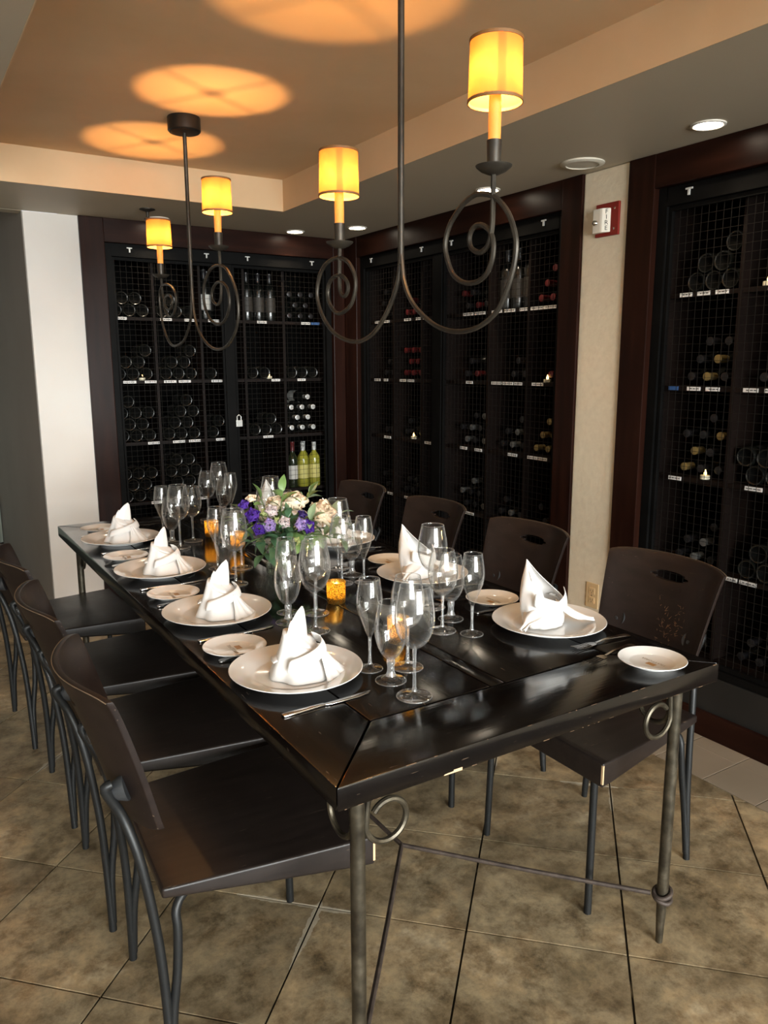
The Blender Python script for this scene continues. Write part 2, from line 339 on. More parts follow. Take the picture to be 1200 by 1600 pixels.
def spline(pts, sub=5):
    pts = [Vector(p) for p in pts]; out = []
    for i in range(len(pts)-1):
        p0 = pts[max(i-1,0)]; p1 = pts[i]; p2 = pts[i+1]; p3 = pts[min(i+2,len(pts)-1)]
        for j in range(sub):
            t = j/sub
            out.append(0.5*((2*p1)+(p2-p0)*t+(2*p0-5*p1+4*p2-p3)*t*t+(3*p1-p0-3*p2+p3)*t**3))
    out.append(pts[-1]); return out
def text_mesh(name, s, size, mat, extrude=0.0004):
    cu = bpy.data.curves.new(name, 'FONT'); cu.body = s; cu.size = size; cu.align_x = 'CENTER'; cu.align_y = 'CENTER'; cu.extrude = extrude; cu.resolution_u = 2
    o = bpy.data.objects.new(name, cu); COL.objects.link(o)
    dg = bpy.context.evaluated_depsgraph_get(); me = bpy.data.meshes.new_from_object(o.evaluated_get(dg))
    bpy.data.objects.remove(o); bpy.data.curves.remove(cu)
    me.materials.clear(); me.materials.append(MAT[mat]); me.name = name
    return me
def struct(name, mb, mat, bevel=0.0, parent=None):
    o = mb.build(name, mat, parent, bevel=bevel)
    if parent is None: o['kind'] = 'structure'
    return o

# ------------------------------------------------------------------ room shell
ZS = 2.257; ZT = 2.415          # soffit underside and tray ceiling
XL = -2.6; XR = 3.12; YB = 4.64; YC = 7.1
TX0, TX1, TY0, TY1 = 0.361, 1.864, -0.3, 3.964
fl = struct('floor', MB().box((XL, ROOM_Y0-0.2, -0.08), (XR, YC+0.1, -0.005)), 'grout')
def clip(poly, ax, val, keep_less):
    out = []
    for i in range(len(poly)):
        a, b2 = poly[i], poly[(i+1) % len(poly)]
        ia = (a[ax] <= val) == keep_less; ib = (b2[ax] <= val) == keep_less
        if ia: out.append(a)
        if ia != ib:
            t = (val-a[ax])/(b2[ax]-a[ax]); out.append((a[0]+t*(b2[0]-a[0]), a[1]+t*(b2[1]-a[1])))
    return out
half = TS/2-0.0028
full = MB().prism([(half*1.41421356, 0), (0, half*1.41421356), (-half*1.41421356, 0), (0, -half*1.41421356)], -0.006, 0.0)
full_me = full.mesh('tile', 'stone_tile')
D = TS*S2
XT = 2.318
ntile = 0
rest = MB()
for i in range(-14, 16):
    for j in range(-14, 16):
        cx = TORG[0]+(i+0.5)*D+(j+0.5)*D; cy = TORG[1]+(i+0.5)*D-(j+0.5)*D
        if cx < -1.6 or cx > XT+0.3 or cy < 0.35 or cy > 5.6: continue
        R2 = half*1.41421356
        poly = [(cx+R2, cy), (cx, cy+R2), (cx-R2, cy), (cx, cy-R2)]
        if cx+R2 <= XT-0.003:
            put('tile', full_me, fl, (cx, cy, 0)); ntile += 1
        else:
            p = clip(poly, 0, XT-0.003, True)
            if len(p) >= 3: MB().prism([(x-cx, y-cy) for x, y in p], -0.006, 0.0).build('tile', 'stone_tile', fl, loc=(cx, cy, 0))
# small square border tiles along the right wall
st_me = MB().prism([(0.0015, 0.0015), (0.1985, 0.0015), (0.1985, 0.2015), (0.0015, 0.2015)], -0.006, 0.0).mesh('border_tile', 'small_tile', bevel=0.001, seg=1)
nt_me = MB().prism([(0.0015, 0.0015), (0.16, 0.0015), (0.16, 0.2015), (0.0015, 0.2015)], -0.006, 0.0).mesh('border_tile', 'small_tile', bevel=0.001, seg=1)
for k in range(-3, 16):
    y = 1.556+(k-1)*0.2032
    put('border_tile', st_me, fl, (XT, y, 0)); put('border_tile', nt_me, fl, (XT+0.197, y, 0))
# far and unseen floor: one plain skin
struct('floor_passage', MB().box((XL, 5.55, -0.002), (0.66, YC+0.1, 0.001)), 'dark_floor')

# ceiling: dropped soffit around a raised tray
struct('ceiling', MB().box((XL, HY, ZT), (XR, YB+0.5, ZT+0.08)), 'plaster')
struct('ceiling_soffit_right', MB().box((TX1, HY, ZS+0.001), (XR, YB+0.5, ZT)), 'soffit_paint')
struct('ceiling_soffit_back', MB().box((TX0, TY1, ZS+0.001), (TX1, YB+0.002, ZT)), 'soffit_paint')
struct('ceiling_soffit_left', MB().box((XL, HY, ZS+0.001), (TX0, YB+0.002, ZT)), 'soffit_paint')
struct('ceiling_soffit_front', MB().box((TX0, HY, ZS+0.001), (TX1, TY0, ZT)), 'soffit_paint')
struct('ceiling_hall', MB().box((XL, ROOM_Y0-0.2, ZH), (XR+0.05, HY+0.1, ZH+0.08)), 'white_plaster')
struct('trim_5', MB().box((XL, HY, ZS), (XR+0.05, HY+0.1, ZH)), 'white_plaster')
# plaster faces of the tray (painted the cream of the ceiling)
struct('trim_1', MB().box((TX1-0.003, TY0, ZS), (TX1, TY1, ZT)), 'plaster')
struct('trim_2', MB().box((TX0, TY1-0.003, ZS), (TX1-0.003, TY1, ZT)), 'plaster')
struct('trim_3', MB().box((TX0, TY0, ZS), (TX0+0.003, TY1, ZT)), 'plaster')
# walls
struct('wall_back', MB().box((0.68, YB, 0), (0.955, YC, ZS)), 'white_plaster')
struct('wall_passage', MB().box((0.676, YB+0.012, 0), (0.68, YC, ZS+0.6)), 'corridor_shaded')  # thin dark skin painting shade on the white wall's side
struct('wall_passage_end', MB().box((XL, YC, 0), (0.96, YC+0.1, ZS+0.7)), 'corridor_shaded')
struct('ceiling_passage', MB().box((XL, YB+0.1, ZS+0.6), (0.96, YC+0.1, ZS+0.7)), 'corridor_shaded')
struct('trim_4', MB().box((XL, YB, ZS), (0.676, YB+0.1, ZS+0.6)), 'soffit_paint')
struct('wall_left', MB().box((XL-0.1, ROOM_Y0-0.2, 0), (XL, YC+0.1, ZH+0.08)), 'white_plaster')
struct('wall_right', MB().box((2.612, 2.285, 0), (XR+0.05, 2.535, ZS)), 'pier_plaster', bevel=0.006)
struct('wall_right_near', MB().box((2.612, HY, 0), (XR+0.05, 0.40, ZS)).box((3.0, ROOM_Y0-0.12, 0), (XR+0.05, HY, ZH)), 'pier_plaster')
fw_mb = MB(); xs = [XL] + [v for w2 in WINDOWS for v in w2] + [XR]
for k in range(0, len(xs)-1, 2): fw_mb.box((xs[k], ROOM_Y0-0.12, 0), (xs[k+1], ROOM_Y0, ZH))
for x0, x1 in WINDOWS:
    fw_mb.box((x0, ROOM_Y0-0.12, 0), (x1, ROOM_Y0, WZ0)); fw_mb.box((x0, ROOM_Y0-0.12, WZ1), (x1, ROOM_Y0, ZH))
struct('wall_front', fw_mb, 'white_plaster')
for k, (x0, x1) in enumerate(WINDOWS):
    f = MB(); t = 0.045
    f.box((x0, ROOM_Y0-0.10, WZ0), (x0+t, ROOM_Y0-0.03, WZ1)).box((x1-t, ROOM_Y0-0.10, WZ0), (x1, ROOM_Y0-0.03, WZ1))
    f.box((x0+t, ROOM_Y0-0.10, WZ0), (x1-t, ROOM_Y0-0.03, WZ0+t)).box((x0+t, ROOM_Y0-0.10, WZ1-t), (x1-t, ROOM_Y0-0.03, WZ1))
    xm = (x0+x1)/2; f.box((xm-0.02, ROOM_Y0-0.09, WZ0+t), (xm+0.02, ROOM_Y0-0.04, WZ1-t))
    wo = struct('window_%d' % (k+1), f, 'window_white')
    for a, b2 in ((x0+t, xm-0.02), (xm+0.02, x1-t)):
        MB().box((a, ROOM_Y0-0.067, WZ0+t), (b2, ROOM_Y0-0.063, WZ1-t)).build('pane', 'window_glass', wo)
# pale curtain at the end of the passage
cu = MB()
def cf(u, v): return (-0.55+1.22*u, YC-0.10+0.035*math.sin(u*58)+0.012*math.sin(u*23+1), 0.02+2.5*v)
cu.grid(cf, 90, 2); cu.grid(lambda u, v: (cf(u, v)[0], cf(u, v)[1]+0.006, cf(u, v)[2]), 90, 2)
tag(cu.build('curtain', 'curtain', smooth=True), 'pale grey-green curtain hanging at the far end of the left passage', 'curtain')

# ------------------------------------------------------------------ wine cabinets
SH = [1.735, 1.370, 1.005, 0.640, 0.285]           # tops of the shelves
OZ0, OZ1 = 0.255, 2.13
def cabinet_frame_to_world(kind):
    # local (a along the opening, d depth into wall, z) -> world
    if kind == 'back': return lambda a, d, z: (a, YB-0.02+d, z)
    return lambda a, d, z: (2.60+d, a, z)
def build_cabinet(name, label, kind, a0, a1, o0, o1, cols, posts, shelf_tags, tagseed, front_end=True):
    T = cabinet_frame_to_world(kind); root = empty(name, T((a0+a1)/2, 0.2, 0)); tag(root, label, 'wine cabinet', 'built-in wine cabinets')
    rl = Vector(root.location)
    def B(mb, p, q, mi=0):
        A, Bq = Vector(T(*p))-rl, Vector(T(*q))-rl
        mb.box([min(A[i], Bq[i]) for i in range(3)], [max(A[i], Bq[i]) for i in range(3)], mi); return mb
    def part(nm, boxes, mat, parent=root, bevel=0.0):
        mb = MB()
        for p, q in boxes: B(mb, p, q)
        return mb.build(nm, mat, parent, bevel=bevel)
    DEP = 0.50
    # moulded wooden surround
    part('frame_post', [((a0, 0, 0), (o0, 0.05, ZS))], 'frame_wood', bevel=0.004)
    part('frame_post', [((o1, 0, 0), (a1, 0.05, ZS))], 'frame_wood', bevel=0.004)
    part('frame_header', [((o0, 0.002, OZ1), (o1, 0.05, ZS))], 'frame_wood_h', bevel=0.003)
    part('base_rail', [((o0, 0.0, 0), (o1, 0.06, 0.10))], 'frame_wood_h', bevel=0.003)
    part('sill_plate', [((o0, 0.02, 0.10), (o1, 0.06, 0.245))], 'sill_steel', bevel=0.002)
    t = 0.04
    part('steel_frame', [((o0, 0.03, 0.245), (o0+t, 0.075, OZ1)), ((o1-t, 0.03, 0.245), (o1, 0.075, OZ1)), ((o0+t, 0.03, OZ1-0.07), (o1-t, 0.075, OZ1)), ((o0+t, 0.03, 0.245), (o1-t, 0.075, 0.275))], 'black_steel', bevel=0.002)
    # interior
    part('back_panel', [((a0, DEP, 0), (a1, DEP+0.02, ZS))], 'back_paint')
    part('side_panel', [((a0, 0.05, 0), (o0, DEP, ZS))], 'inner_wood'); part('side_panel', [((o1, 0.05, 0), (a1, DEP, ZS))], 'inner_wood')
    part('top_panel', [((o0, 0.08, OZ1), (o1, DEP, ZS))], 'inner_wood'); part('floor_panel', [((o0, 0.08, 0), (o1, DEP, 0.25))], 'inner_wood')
    for c in cols: part('divider', [((c-0.008, 0.10, 0.25), (c+0.008, DEP, OZ1))], 'inner_wood')
    shelves = []
    for z in SH[:4]:
        shelves.append(part('shelf', [((o0, 0.105, z-0.018), (o1, DEP, z))], 'inner_wood'))
    shelves.append(part('shelf', [((o0, 0.105, SH[4]-0.03), (o1, DEP, SH[4]))], 'inner_wood'))
    # mesh doors
    edges = [o0+t]+[v for p in posts for v in p]+[o1-t]
    for p in posts: part('door_post', [((p[0], 0.04, 0.275), (p[1], 0.07, OZ1-0.07))], 'black_steel', bevel=0.002)
    for k in range(0, len(edges), 2):
        e0, e1 = edges[k], edges[k+1]; s = 0.016
        door = part('mesh_door', [((e0+0.002, 0.045, 0.278), (e0+s, 0.065, OZ1-0.072)), ((e1-s, 0.045, 0.278), (e1-0.002, 0.065, OZ1-0.072)), ((e0+s, 0.045, 0.278), (e1-s, 0.065, 0.278+s)), ((e0+s, 0.045, OZ1-0.072-s), (e1-s, 0.065, OZ1-0.072))], 'black_steel')
        mb = MB(); r = 0.00075; n = max(2, round((e1-e0-2*s)/0.0318)); step = (e1-e0-2*s)/n
        for i in range(1, n): a = e0+s+i*step; B(mb, (a-r, 0.054, 0.29), (a+r, 0.054+2*r, OZ1-0.085))
        m2 = round((OZ1-0.085-0.29)/0.0318)
        for i in range(1, m2): z = 0.29+i*(OZ1-0.085-0.29)/m2; B(mb, (e0+s, 0.0562, z-r), (e1-s, 0.0562+2*r, z+r))
        tag(mb.build('wire_mesh', 'wire', door), kind='stuff')
        for a in (e0+0.10, e1-0.10): part('door_bolt', [((a-0.004, 0.024, OZ1-0.045), (a+0.004, 0.032, OZ1-0.024)), ((a-0.015, 0.025, OZ1-0.024), (a+0.015, 0.03, OZ1-0.018))], 'cap_silver')
    # paper strips on the shelf edges
    g = random.Random(tagseed)
    for si, a, wd, mt in shelf_tags:
        o = part('shelf_tag', [((a-wd/2, 0.101, SH[si]-0.016), (a+wd/2, 0.1045, SH[si]-0.001))], mt, shelves[si])
        o.parent = shelves[si]
        if mt == 'paper':
            mb = MB(); x = a-wd/2+0.006
            while x < a+wd/2-0.012:
                l = g.uniform(0.006, 0.014); B(mb, (x, 0.1002, SH[si]-0.010), (x+l, 0.1012, SH[si]-0.0065)); x += l+0.004
            # printed line joins the paper strip: same flat part
            me = mb.mesh('print', 'print_black'); p2 = put('print', me, root)
    return root
P, TB = 'paper', 'blue_tape'
back_tags = [(0,1.17,.07,P),(0,1.435,.07,P),(0,1.58,.07,P),(0,1.73,.07,P),(0,2.05,.065,P),(0,2.36,.065,P),(0,2.43,.06,TB),
             (1,1.20,.075,P),(1,1.325,.075,P),(1,1.44,.075,P),(1,1.53,.075,P),(1,1.735,.07,P),(1,2.135,.06,P),(1,2.32,.06,P),
             (2,1.32,.07,P),(2,1.475,.075,P),(2,1.575,.075,P),(2,1.745,.065,P),(2,2.07,.07,P),(3,1.32,.07,P),(3,1.62,.06,P)]
far_tags = [(0,4.37,.07,P),(0,4.27,.07,P),(0,4.03,.07,P),(0,3.90,.08,P),(0,3.44,.09,P),(0,3.34,.09,P),(0,3.20,.08,P),(0,3.10,.08,P),(0,2.99,.07,P),(0,2.90,.09,P),(0,2.81,.09,P),
            (1,4.38,.07,P),(1,4.28,.05,P),(1,4.08,.07,P),(1,3.99,.07,P),(1,3.72,.07,P),(1,3.42,.06,P),(1,3.19,.08,P),(1,3.10,.08,P),(1,3.02,.06,P),(1,2.88,.08,P),
            (2,4.26,.08,P),(2,3.80,.08,P),(2,3.46,.06,P),(2,3.33,.06,P),(2,3.05,.07,P),(2,2.90,.07,P),(2,2.83,.07,P),(3,4.22,.08,P),(3,4.02,.08,P),(3,3.4,.08,P),(3,3.0,.08,P)]
near_tags = [(0,2.055,.055,P),(0,1.975,.055,P),(0,1.895,.055,P),(0,1.68,.06,P),(1,2.085,.045,TB),(1,1.99,.06,P),(1,1.905,.06,P),(1,1.745,.06,P),(1,1.66,.06,P),
             (2,2.05,.06,P),(2,1.70,.07,P),(2,1.61,.06,P),(3,1.77,.07,P),(3,1.69,.07,P),(3,1.95,.06,TB)]
BACK_COLS = [1.365, 1.647, 1.805, 1.929, 2.202]
FAR_COLS = [4.184, 3.874, 3.640, 3.261, 2.958]
NEAR_COLS = [1.818, 1.50, 1.20, 0.86]
cb = build_cabinet('wine_cabinet', 'dark wood wine cabinet with wire mesh doors on the back wall', 'back', 0.955, 2.60, 1.085, 2.515, BACK_COLS, [(1.775, 1.835)], back_tags, 1)
cf_ = build_cabinet('wine_cabinet', 'dark wood wine cabinet between the room corner and cream pier', 'right', 2.535, 4.62, 2.655, 4.47, FAR_COLS, [(3.60, 3.68)], far_tags, 2)
cn = build_cabinet('wine_cabinet', 'dark wood wine cabinet right of the cream pier and fire alarm', 'right', 0.40, 2.285, 0.52, 2.155, NEAR_COLS, [(1.30, 1.36)], near_tags, 3)
# corner closing wall so no light leaks behind the cabinets
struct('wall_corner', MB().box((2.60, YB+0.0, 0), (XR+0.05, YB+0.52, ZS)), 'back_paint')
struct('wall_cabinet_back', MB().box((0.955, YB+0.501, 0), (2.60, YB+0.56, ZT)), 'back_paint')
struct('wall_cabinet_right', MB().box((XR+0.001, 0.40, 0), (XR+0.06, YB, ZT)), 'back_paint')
# padlock on the back cabinet's door
pl = MB(); pl.box((-0.02, -0.012, -0.028), (0.02, 0.0, 0.012)); pl.tube([(-0.013, -0.006, 0.01), (-0.013, -0.006, 0.035), (0, -0.006, 0.046), (0.013, -0.006, 0.035), (0.013, -0.006, 0.01)], 0.0035, 6)
tag(pl.build('padlock', 'cap_silver', loc=(1.846, YB-0.02+0.044, 1.105), bevel=0.003), 'small metal padlock on the back wall cabinet door', 'padlock')

# bottles ---------------------------------------------------------------
def bottle_mesh(name, body, cap, lab, R=0.0385, H=0.30, fat=1.0):
    prof = [(0.001, 0.018), (R*0.55, 0.012), (R*0.80, 0.0015), (R*0.93, 0.0), (R, 0.006), (R, 0.055), (R, 0.057), (R, 0.150), (R, 0.152), (R, 0.188*fat),
            (R*0.92, 0.203*fat), (R*0.62, 0.222*fat), (R*0.40, 0.236*fat), (R*0.37, 0.244*fat), (0.0152, H-0.045), (0.0152, H-0.012), (0.0165, H-0.010), (0.0165, H-0.001), (0.013, H), (0.001, H)]
    mis = [0]*(len(prof)-1)
    mis[6] = 2; mis[0] = mis[1] = 3
    for i in range(13, len(prof)-1): mis[i] = 1
    return MB().lathe(prof, 16, mis=mis).mesh(name, [body, cap, lab, 'bottle_base'], smooth='auto')
BM = {'dark': bottle_mesh('wine_bottle', 'bottle_dark', 'cap_black', 'label_dim'),
      'green': bottle_mesh('wine_bottle', 'bottle_green', 'cap_black', 'label_dim'),
      'silver': bottle_mesh('wine_bottle', 'bottle_dark', 'cap_silver', 'label_white'),
      'steel': bottle_mesh('wine_bottle', 'bottle_dark', 'cap_silver_dim', 'label_white'),
      'gold': bottle_mesh('wine_bottle', 'bottle_dark', 'cap_gold', 'label_white'),
      'red': bottle_mesh('wine_bottle', 'bottle_dark', 'cap_red', 'label_red'),
      'white': bottle_mesh('wine_bottle', 'bottle_dark', 'cap_black', 'label_white'),
      'yellow': bottle_mesh('wine_bottle', 'bottle_yellow', 'cap_silver', 'label_yellow', 0.040, 0.300),
      'redneck': bottle_mesh('wine_bottle', 'bottle_green', 'cap_red', 'label_white', 0.036, 0.31)}
COLOURS = {'dark': 'dark', 'green': 'dark green', 'silver': 'silver-capped', 'steel': 'dim silver-capped', 'gold': 'gold-capped', 'red': 'red-capped', 'white': 'white-labelled', 'yellow': 'yellow-green', 'redneck': 'red-necked'}

ORD = ['first', 'second', 'third', 'fourth', 'fifth', 'sixth']
SHN = ['top', 'second', 'third', 'fourth', 'lowest']
ALIGN = {'back': ('back wall cabinet', 'from the left'), 'far': ('corner cabinet', 'from the room corner'), 'near': ('right-hand cabinet', 'from the pier')}
def bottle(cab, ci, si, kind, pos, rot, pose):
    o = put('wine_bottle', BM[kind], None, pos, rot)
    cname, frm = ALIGN[cab]
    tag(o, '%s wine bottle %s, %s shelf, %s column, %s' % (COLOURS[kind], pose, SHN[si], ORD[ci], cname), 'bottle', 'wine bottles in the %s' % cname)
    return o
BR = 0.0388
SIDE_W = {1: ['alone'], 2: ['left', 'right'], 3: ['left', 'middle', 'right'], 4: ['left', 'second', 'third', 'right']}
def seat_words(n, cab):                # words for n things met in rising coordinate, as seen from the room
    wds = SIDE_W[n]; return wds if cab == 'back' else wds[::-1]
ROWN = ['bottom', 'second', 'third', 'fourth']
def pile(cab, ci, si, lo, hi, rows, kind='dark', face='base', dirn=1, shift=0.0, mixk=None):
    """rows: lists of slot numbers; bottles rest in the hollows of the row below"""
    z0 = SH[si]+BR+0.0008; step = 2*BR+0.0006; rise = step*0.866
    for r, slots in enumerate(rows):
        keep = [(s, lo+0.010+BR+s*step+(step/2 if r % 2 else 0)+shift) for s in slots]; keep = [q for q in keep if q[1]+BR <= hi-0.008]
        if not keep: continue
        wds = seat_words(len(keep), cab)
        for (s, a), wd in zip(keep, wds):
            z = z0+r*rise; k = kind if mixk is None else mixk[(s+r) % len(mixk)]
            jit = rnd.uniform(0, 0.012)
            if cab == 'back':
                if face == 'base': pos, rot = (a, YB-0.02+0.115+jit, z), (-PI/2, 0, 0)
                else: pos, rot = (a, YB-0.02+0.425+jit, z), (PI/2, 0, 0)
            else:
                if face == 'base': pos, rot = (2.60+0.115+jit, a, z), (0, PI/2, 0)
                else: pos, rot = (2.60+0.425+jit, a, z), (0, -PI/2, 0)
            bottle(cab, ci, si, k, pos, rot, '%s outward, %s row %s' % (face, ROWN[r], wd))
def stand(cab, ci, si, alist, kind, d=0.17):
    wds = seat_words(len(alist), cab)
    for a, wd in zip(alist, wds):
        pos = (a, YB-0.02+d, SH[si]+0.0005) if cab == 'back' else (2.60+d, a, SH[si]+0.0005)
        bottle(cab, ci, si, kind, pos, (0, 0, rnd.uniform(0, 6)), 'upright %s' % wd)
cB = [1.125]+BACK_COLS+[2.475]
cB2 = [(1.098, 1.357), (1.373, 1.639), (1.655, 1.797), (1.937, 2.194), (2.210, 2.475)]
# back cabinet, columns left to right; shelf index 0 = top
pile('back', 0, 0, *cB2[0], [[0,1,2],[0,1]]); pile('back', 1, 0, *cB2[1], [[0,1,2],[0]])
pile('back', 0, 1, *cB2[0], [[0,1,2],[0,1],[2]]); pile('back', 1, 1, *cB2[1], [[0,1,2],[0,1],[2]])
pile('back', 2, 1, *cB2[2], [[0]])
pile('back', 0, 2, *cB2[0], [[0,1,2],[0,1],[0,1,2],[0]]); pile('back', 1, 2, *cB2[1], [[0,1,2],[0,1],[1,2],[1]])
pile('back', 2, 2, *cB2[2], [[0],[0]])
pile('back', 0, 3, *cB2[0], [[0,1,2],[0,1],[0,1,2]]); pile('back', 1, 3, *cB2[1], [[0,1,2],[0,1],[0,1,2],[0,1]])
pile('back', 0, 4, *cB2[0], [[0,1,2],[0,1],[0]]); pile('back', 1, 4, *cB2[1], [[0,1,2],[0,1]])
stand('back', 2, 0, [1.70], 'white'); stand('back', 2, 0, [1.752], 'dark', 0.26)
stand('back', 3, 0, [1.99, 2.07, 2.15], 'dark', 0.2)
pile('back', 4, 0, *cB2[4], [[0,1,2],[0,1],[0,1,2]], face='neck')
pile('back', 3, 1, *cB2[3], [[0,1]]); pile('back', 4, 1, *cB2[4], [[0,1,2]])
pile('back', 3, 2, *cB2[3], [[0,1,2],[1]])
pile('back', 4, 2, *cB2[4], [[0,1,2],[0,1],[0,1,2],[1]], kind='silver', face='neck')
pile('back', 3, 3, *cB2[3], [[0,1]]); stand('back', 4, 3, [2.262], 'redneck', 0.15); stand('back', 4, 3, [2.343, 2.428], 'yellow', 0.155); stand('back', 4, 3, [2.385], 'yellow', 0.235)
pile('back', 3, 4, *cB2[3], [[0,1,2]])
# corner cabinet on the right wall; columns counted from the room corner
cF = [(4.192, 4.43), (3.882, 4.176), (3.69, 3.866), (3.269, 3.60), (2.966, 3.253), (2.695, 2.950)]
pile('far', 0, 0, *cF[0], [[0,1,2],[0,1],[0,1]], kind='white', face='neck'); pile('far', 1, 0, *cF[1], [[0,1,2],[1]], kind='red', face='neck')
pile('far', 2, 0, *cF[2], [[0],[0]], face='neck'); pile('far', 3, 0, *cF[3], [[0,1,2],[1,2]], mixk=['dark', 'red'], face='neck')
stand('far', 4, 0, [3.02, 3.11, 3.2], 'dark'); pile('far', 5, 0, *cF[5], [[0,1,2],[0,1],[1]], kind='red', face='neck')
pile('far', 0, 1, *cF[0], [[0,1],[0]], face='neck'); pile('far', 1, 1, *cF[1], [[0,1,2],[0,1],[0,1,2]], kind='red', face='neck'); pile('far', 2, 1, *cF[2], [[0],[0],[0]], kind='red', face='neck')
pile('far', 3, 1, *cF[3], [[1,2],[1]], mixk=['dark', 'red'], face='neck'); pile('far', 4, 1, *cF[4], [[0,1],[0]], face='neck'); pile('far', 5, 1, *cF[5], [[1]], kind='red', face='neck')
pile('far', 0, 2, *cF[0], [[0,1]], face='neck'); pile('far', 1, 2, *cF[1], [[0,2],[1]], face='neck'); pile('far', 2, 2, *cF[2], [[0]], face='neck')
pile('far', 3, 2, *cF[3], [[0,1,2],[0,1,2],[0,1]], mixk=['steel', 'dark'], face='neck'); pile('far', 4, 2, *cF[4], [[0,1,2],[0,1],[0]], mixk=['dark', 'steel', 'dark'], face='neck'); pile('far', 5, 2, *cF[5], [[0,1,2],[0,1],[0,1],[0]], kind='gold', face='neck')
pile('far', 0, 3, *cF[0], [[0,1],[1]], face='neck'); pile('far', 1, 3, *cF[1], [[0,1,2],[0,1]], face='neck'); pile('far', 2, 3, *cF[2], [[0]], face='neck')
pile('far', 3, 3, *cF[3], [[0,1,2],[0,1,2],[1]], mixk=['steel', 'dark', 'dark'], face='neck'); pile('far', 4, 3, *cF[4], [[0,1,2],[1]], mixk=['dark', 'steel'], face='neck'); pile('far', 5, 3, *cF[5], [[0,1],[1]], face='neck')
pile('far', 3, 4, *cF[3], [[0,1,2],[0,1]], face='neck'); pile('far', 4, 4, *cF[4], [[0,1,2],[0]], face='neck')
# near cabinet; columns counted from the pier
cN = [(1.826, 2.11), (1.508, 1.810), (1.208, 1.492), (0.868, 1.192)]
pile('near', 0, 0, *cN[0], [[0,1,2],[0,1],[0]], mixk=['dark', 'dark', 'white'], face='base'); pile('near', 1, 0, *cN[1], [[0,1],[0]], face='base')
pile('near', 0, 1, *cN[0], [[0,1,2],[0,1],[0,1]], mixk=['dark', 'gold', 'dark'], face='neck'); pile('near', 1, 1, *cN[1], [[0,1,2],[0,1],[1]], face='neck')
pile('near', 0, 2, *cN[0], [[0,1,2],[0,1],[0,1,2],[0]], mixk=['dark', 'dark', 'gold'], face='neck'); pile('near', 1, 2, *cN[1], [[0,1,2],[0,1,2],[0]], face='base')
pile('near', 0, 3, *cN[0], [[0,1,2],[0,1],[0]], mixk=['dark', 'steel'], face='neck'); pile('near', 1, 3, *cN[1], [[0,1,2],[0,1]], face='base')
pile('near', 0, 4, *cN[0], [[0,1,2],[0,1]], mixk=['dark', 'steel', 'gold'], face='neck'); pile('near', 1, 4, *cN[1], [[0,1,2],[0,1]], mixk=['dark', 'white'], face='neck')
pile('near', 2, 1, *cN[2], [[0,1,2],[0]], face='neck'); pile('near', 2, 2, *cN[2], [[0,1,2]], face='neck'); pile('near', 2, 3, *cN[2], [[0,1,2],[0]], face='neck')

# battery tealights on the shelves
tl = MB().lathe([(0.001, 0), (0.0185, 0), (0.019, 0.002), (0.019, 0.015), (0.0165, 0.016), (0.001, 0.0155)], 16)
tl_me = tl.mesh('cup', 'tea_wax', smooth='auto')
fl_me = MB().lathe([(0.001, 0.015), (0.0055, 0.018), (0.006, 0.024), (0.0035, 0.032), (0.0006, 0.039)], 10).mesh('flame', 'flame', smooth=True)
def tealight(pos, label):
    r = empty('tealight', pos); tag(r, label, 'tealight', 'battery tealights on the cabinet shelves')
    put('cup', tl_me, r); put('flame', fl_me, r)
tealight((1.279, YB-0.02+0.082+0.045, SH[1]+0.0005+0.0), 'glowing tealight on left part of the back wall cabinet, second shelf')
tealight((2.10, YB-0.02+0.13, SH[1]+0.0005), 'glowing tealight on right part of the back wall cabinet, second shelf')
tealight((2.60+0.125, 3.99, SH[2]+0.0005), 'glowing tealight on third shelf of the corner cabinet')
tealight((2.60+0.125, 2.835, SH[1]+0.0005), 'glowing tealight on second shelf of the corner cabinet beside the pier')
tealight((2.60+0.125, 1.925, SH[2]+0.0005), 'glowing tealight on third shelf of the right-hand cabinet')
tealight((2.60+0.125, 1.725, SH[0]+0.0005), 'glowing tealight on top shelf of the right-hand cabinet')

# ------------------------------------------------------------------ fittings on wall and ceiling
fa = empty('fire_alarm', (2.612, 2.39, 2.05)); tag(fa, 'red fire alarm strobe plate with white lens on the cream pier', 'fire alarm')
MB().box((-0.012, -0.062, -0.066), (0.0, 0.062, 0.066)).build('plate', 'red_plate', fa, bevel=0.003)
hs = MB(); hs.prism([(-0.012, -0.022), (-0.036, 0.004), (-0.038, 0.014), (-0.038, 0.050), (-0.034, 0.058), (-0.012, 0.060)], -0.052, 0.044)
hb = hs.build('strobe_housing', 'strobe_white', fa, bevel=0.003)
MB().lathe([(0.001, 0.016), (0.007, 0.014), (0.012, 0.006), (0.013, 0.0)], 14).build('strobe_lens', 'chrome', fa, smooth=True, loc=(-0.038, 0.036, -0.012), rot=(0, -PI/2, 0))
fn = Vector((-0.735, -0.678, 0)); fr = Vector((0.678, -0.735, 0))
for i, ch in enumerate('FIRE'):
    me = text_mesh('letter', ch, 0.025, 'print_black')
    o = put('letter', me, fa); mm = Matrix((fr, Vector((0, 0, 1)), fn)).transposed().to_4x4(); mm.translation = Vector((-0.0240, -0.0090, 0.030-i*0.022))+fn*0.0006
    o.matrix_local = mm
for y, z in ((-0.042, 0.04), (-0.042, -0.04)):
    MB().lathe([(0.0045, 0.0), (0.0045, 0.002), (0.001, 0.0028)], 10).build('screw', 'chrome', fa, loc=(-0.012, y, z), rot=(0, -PI/2, 0))

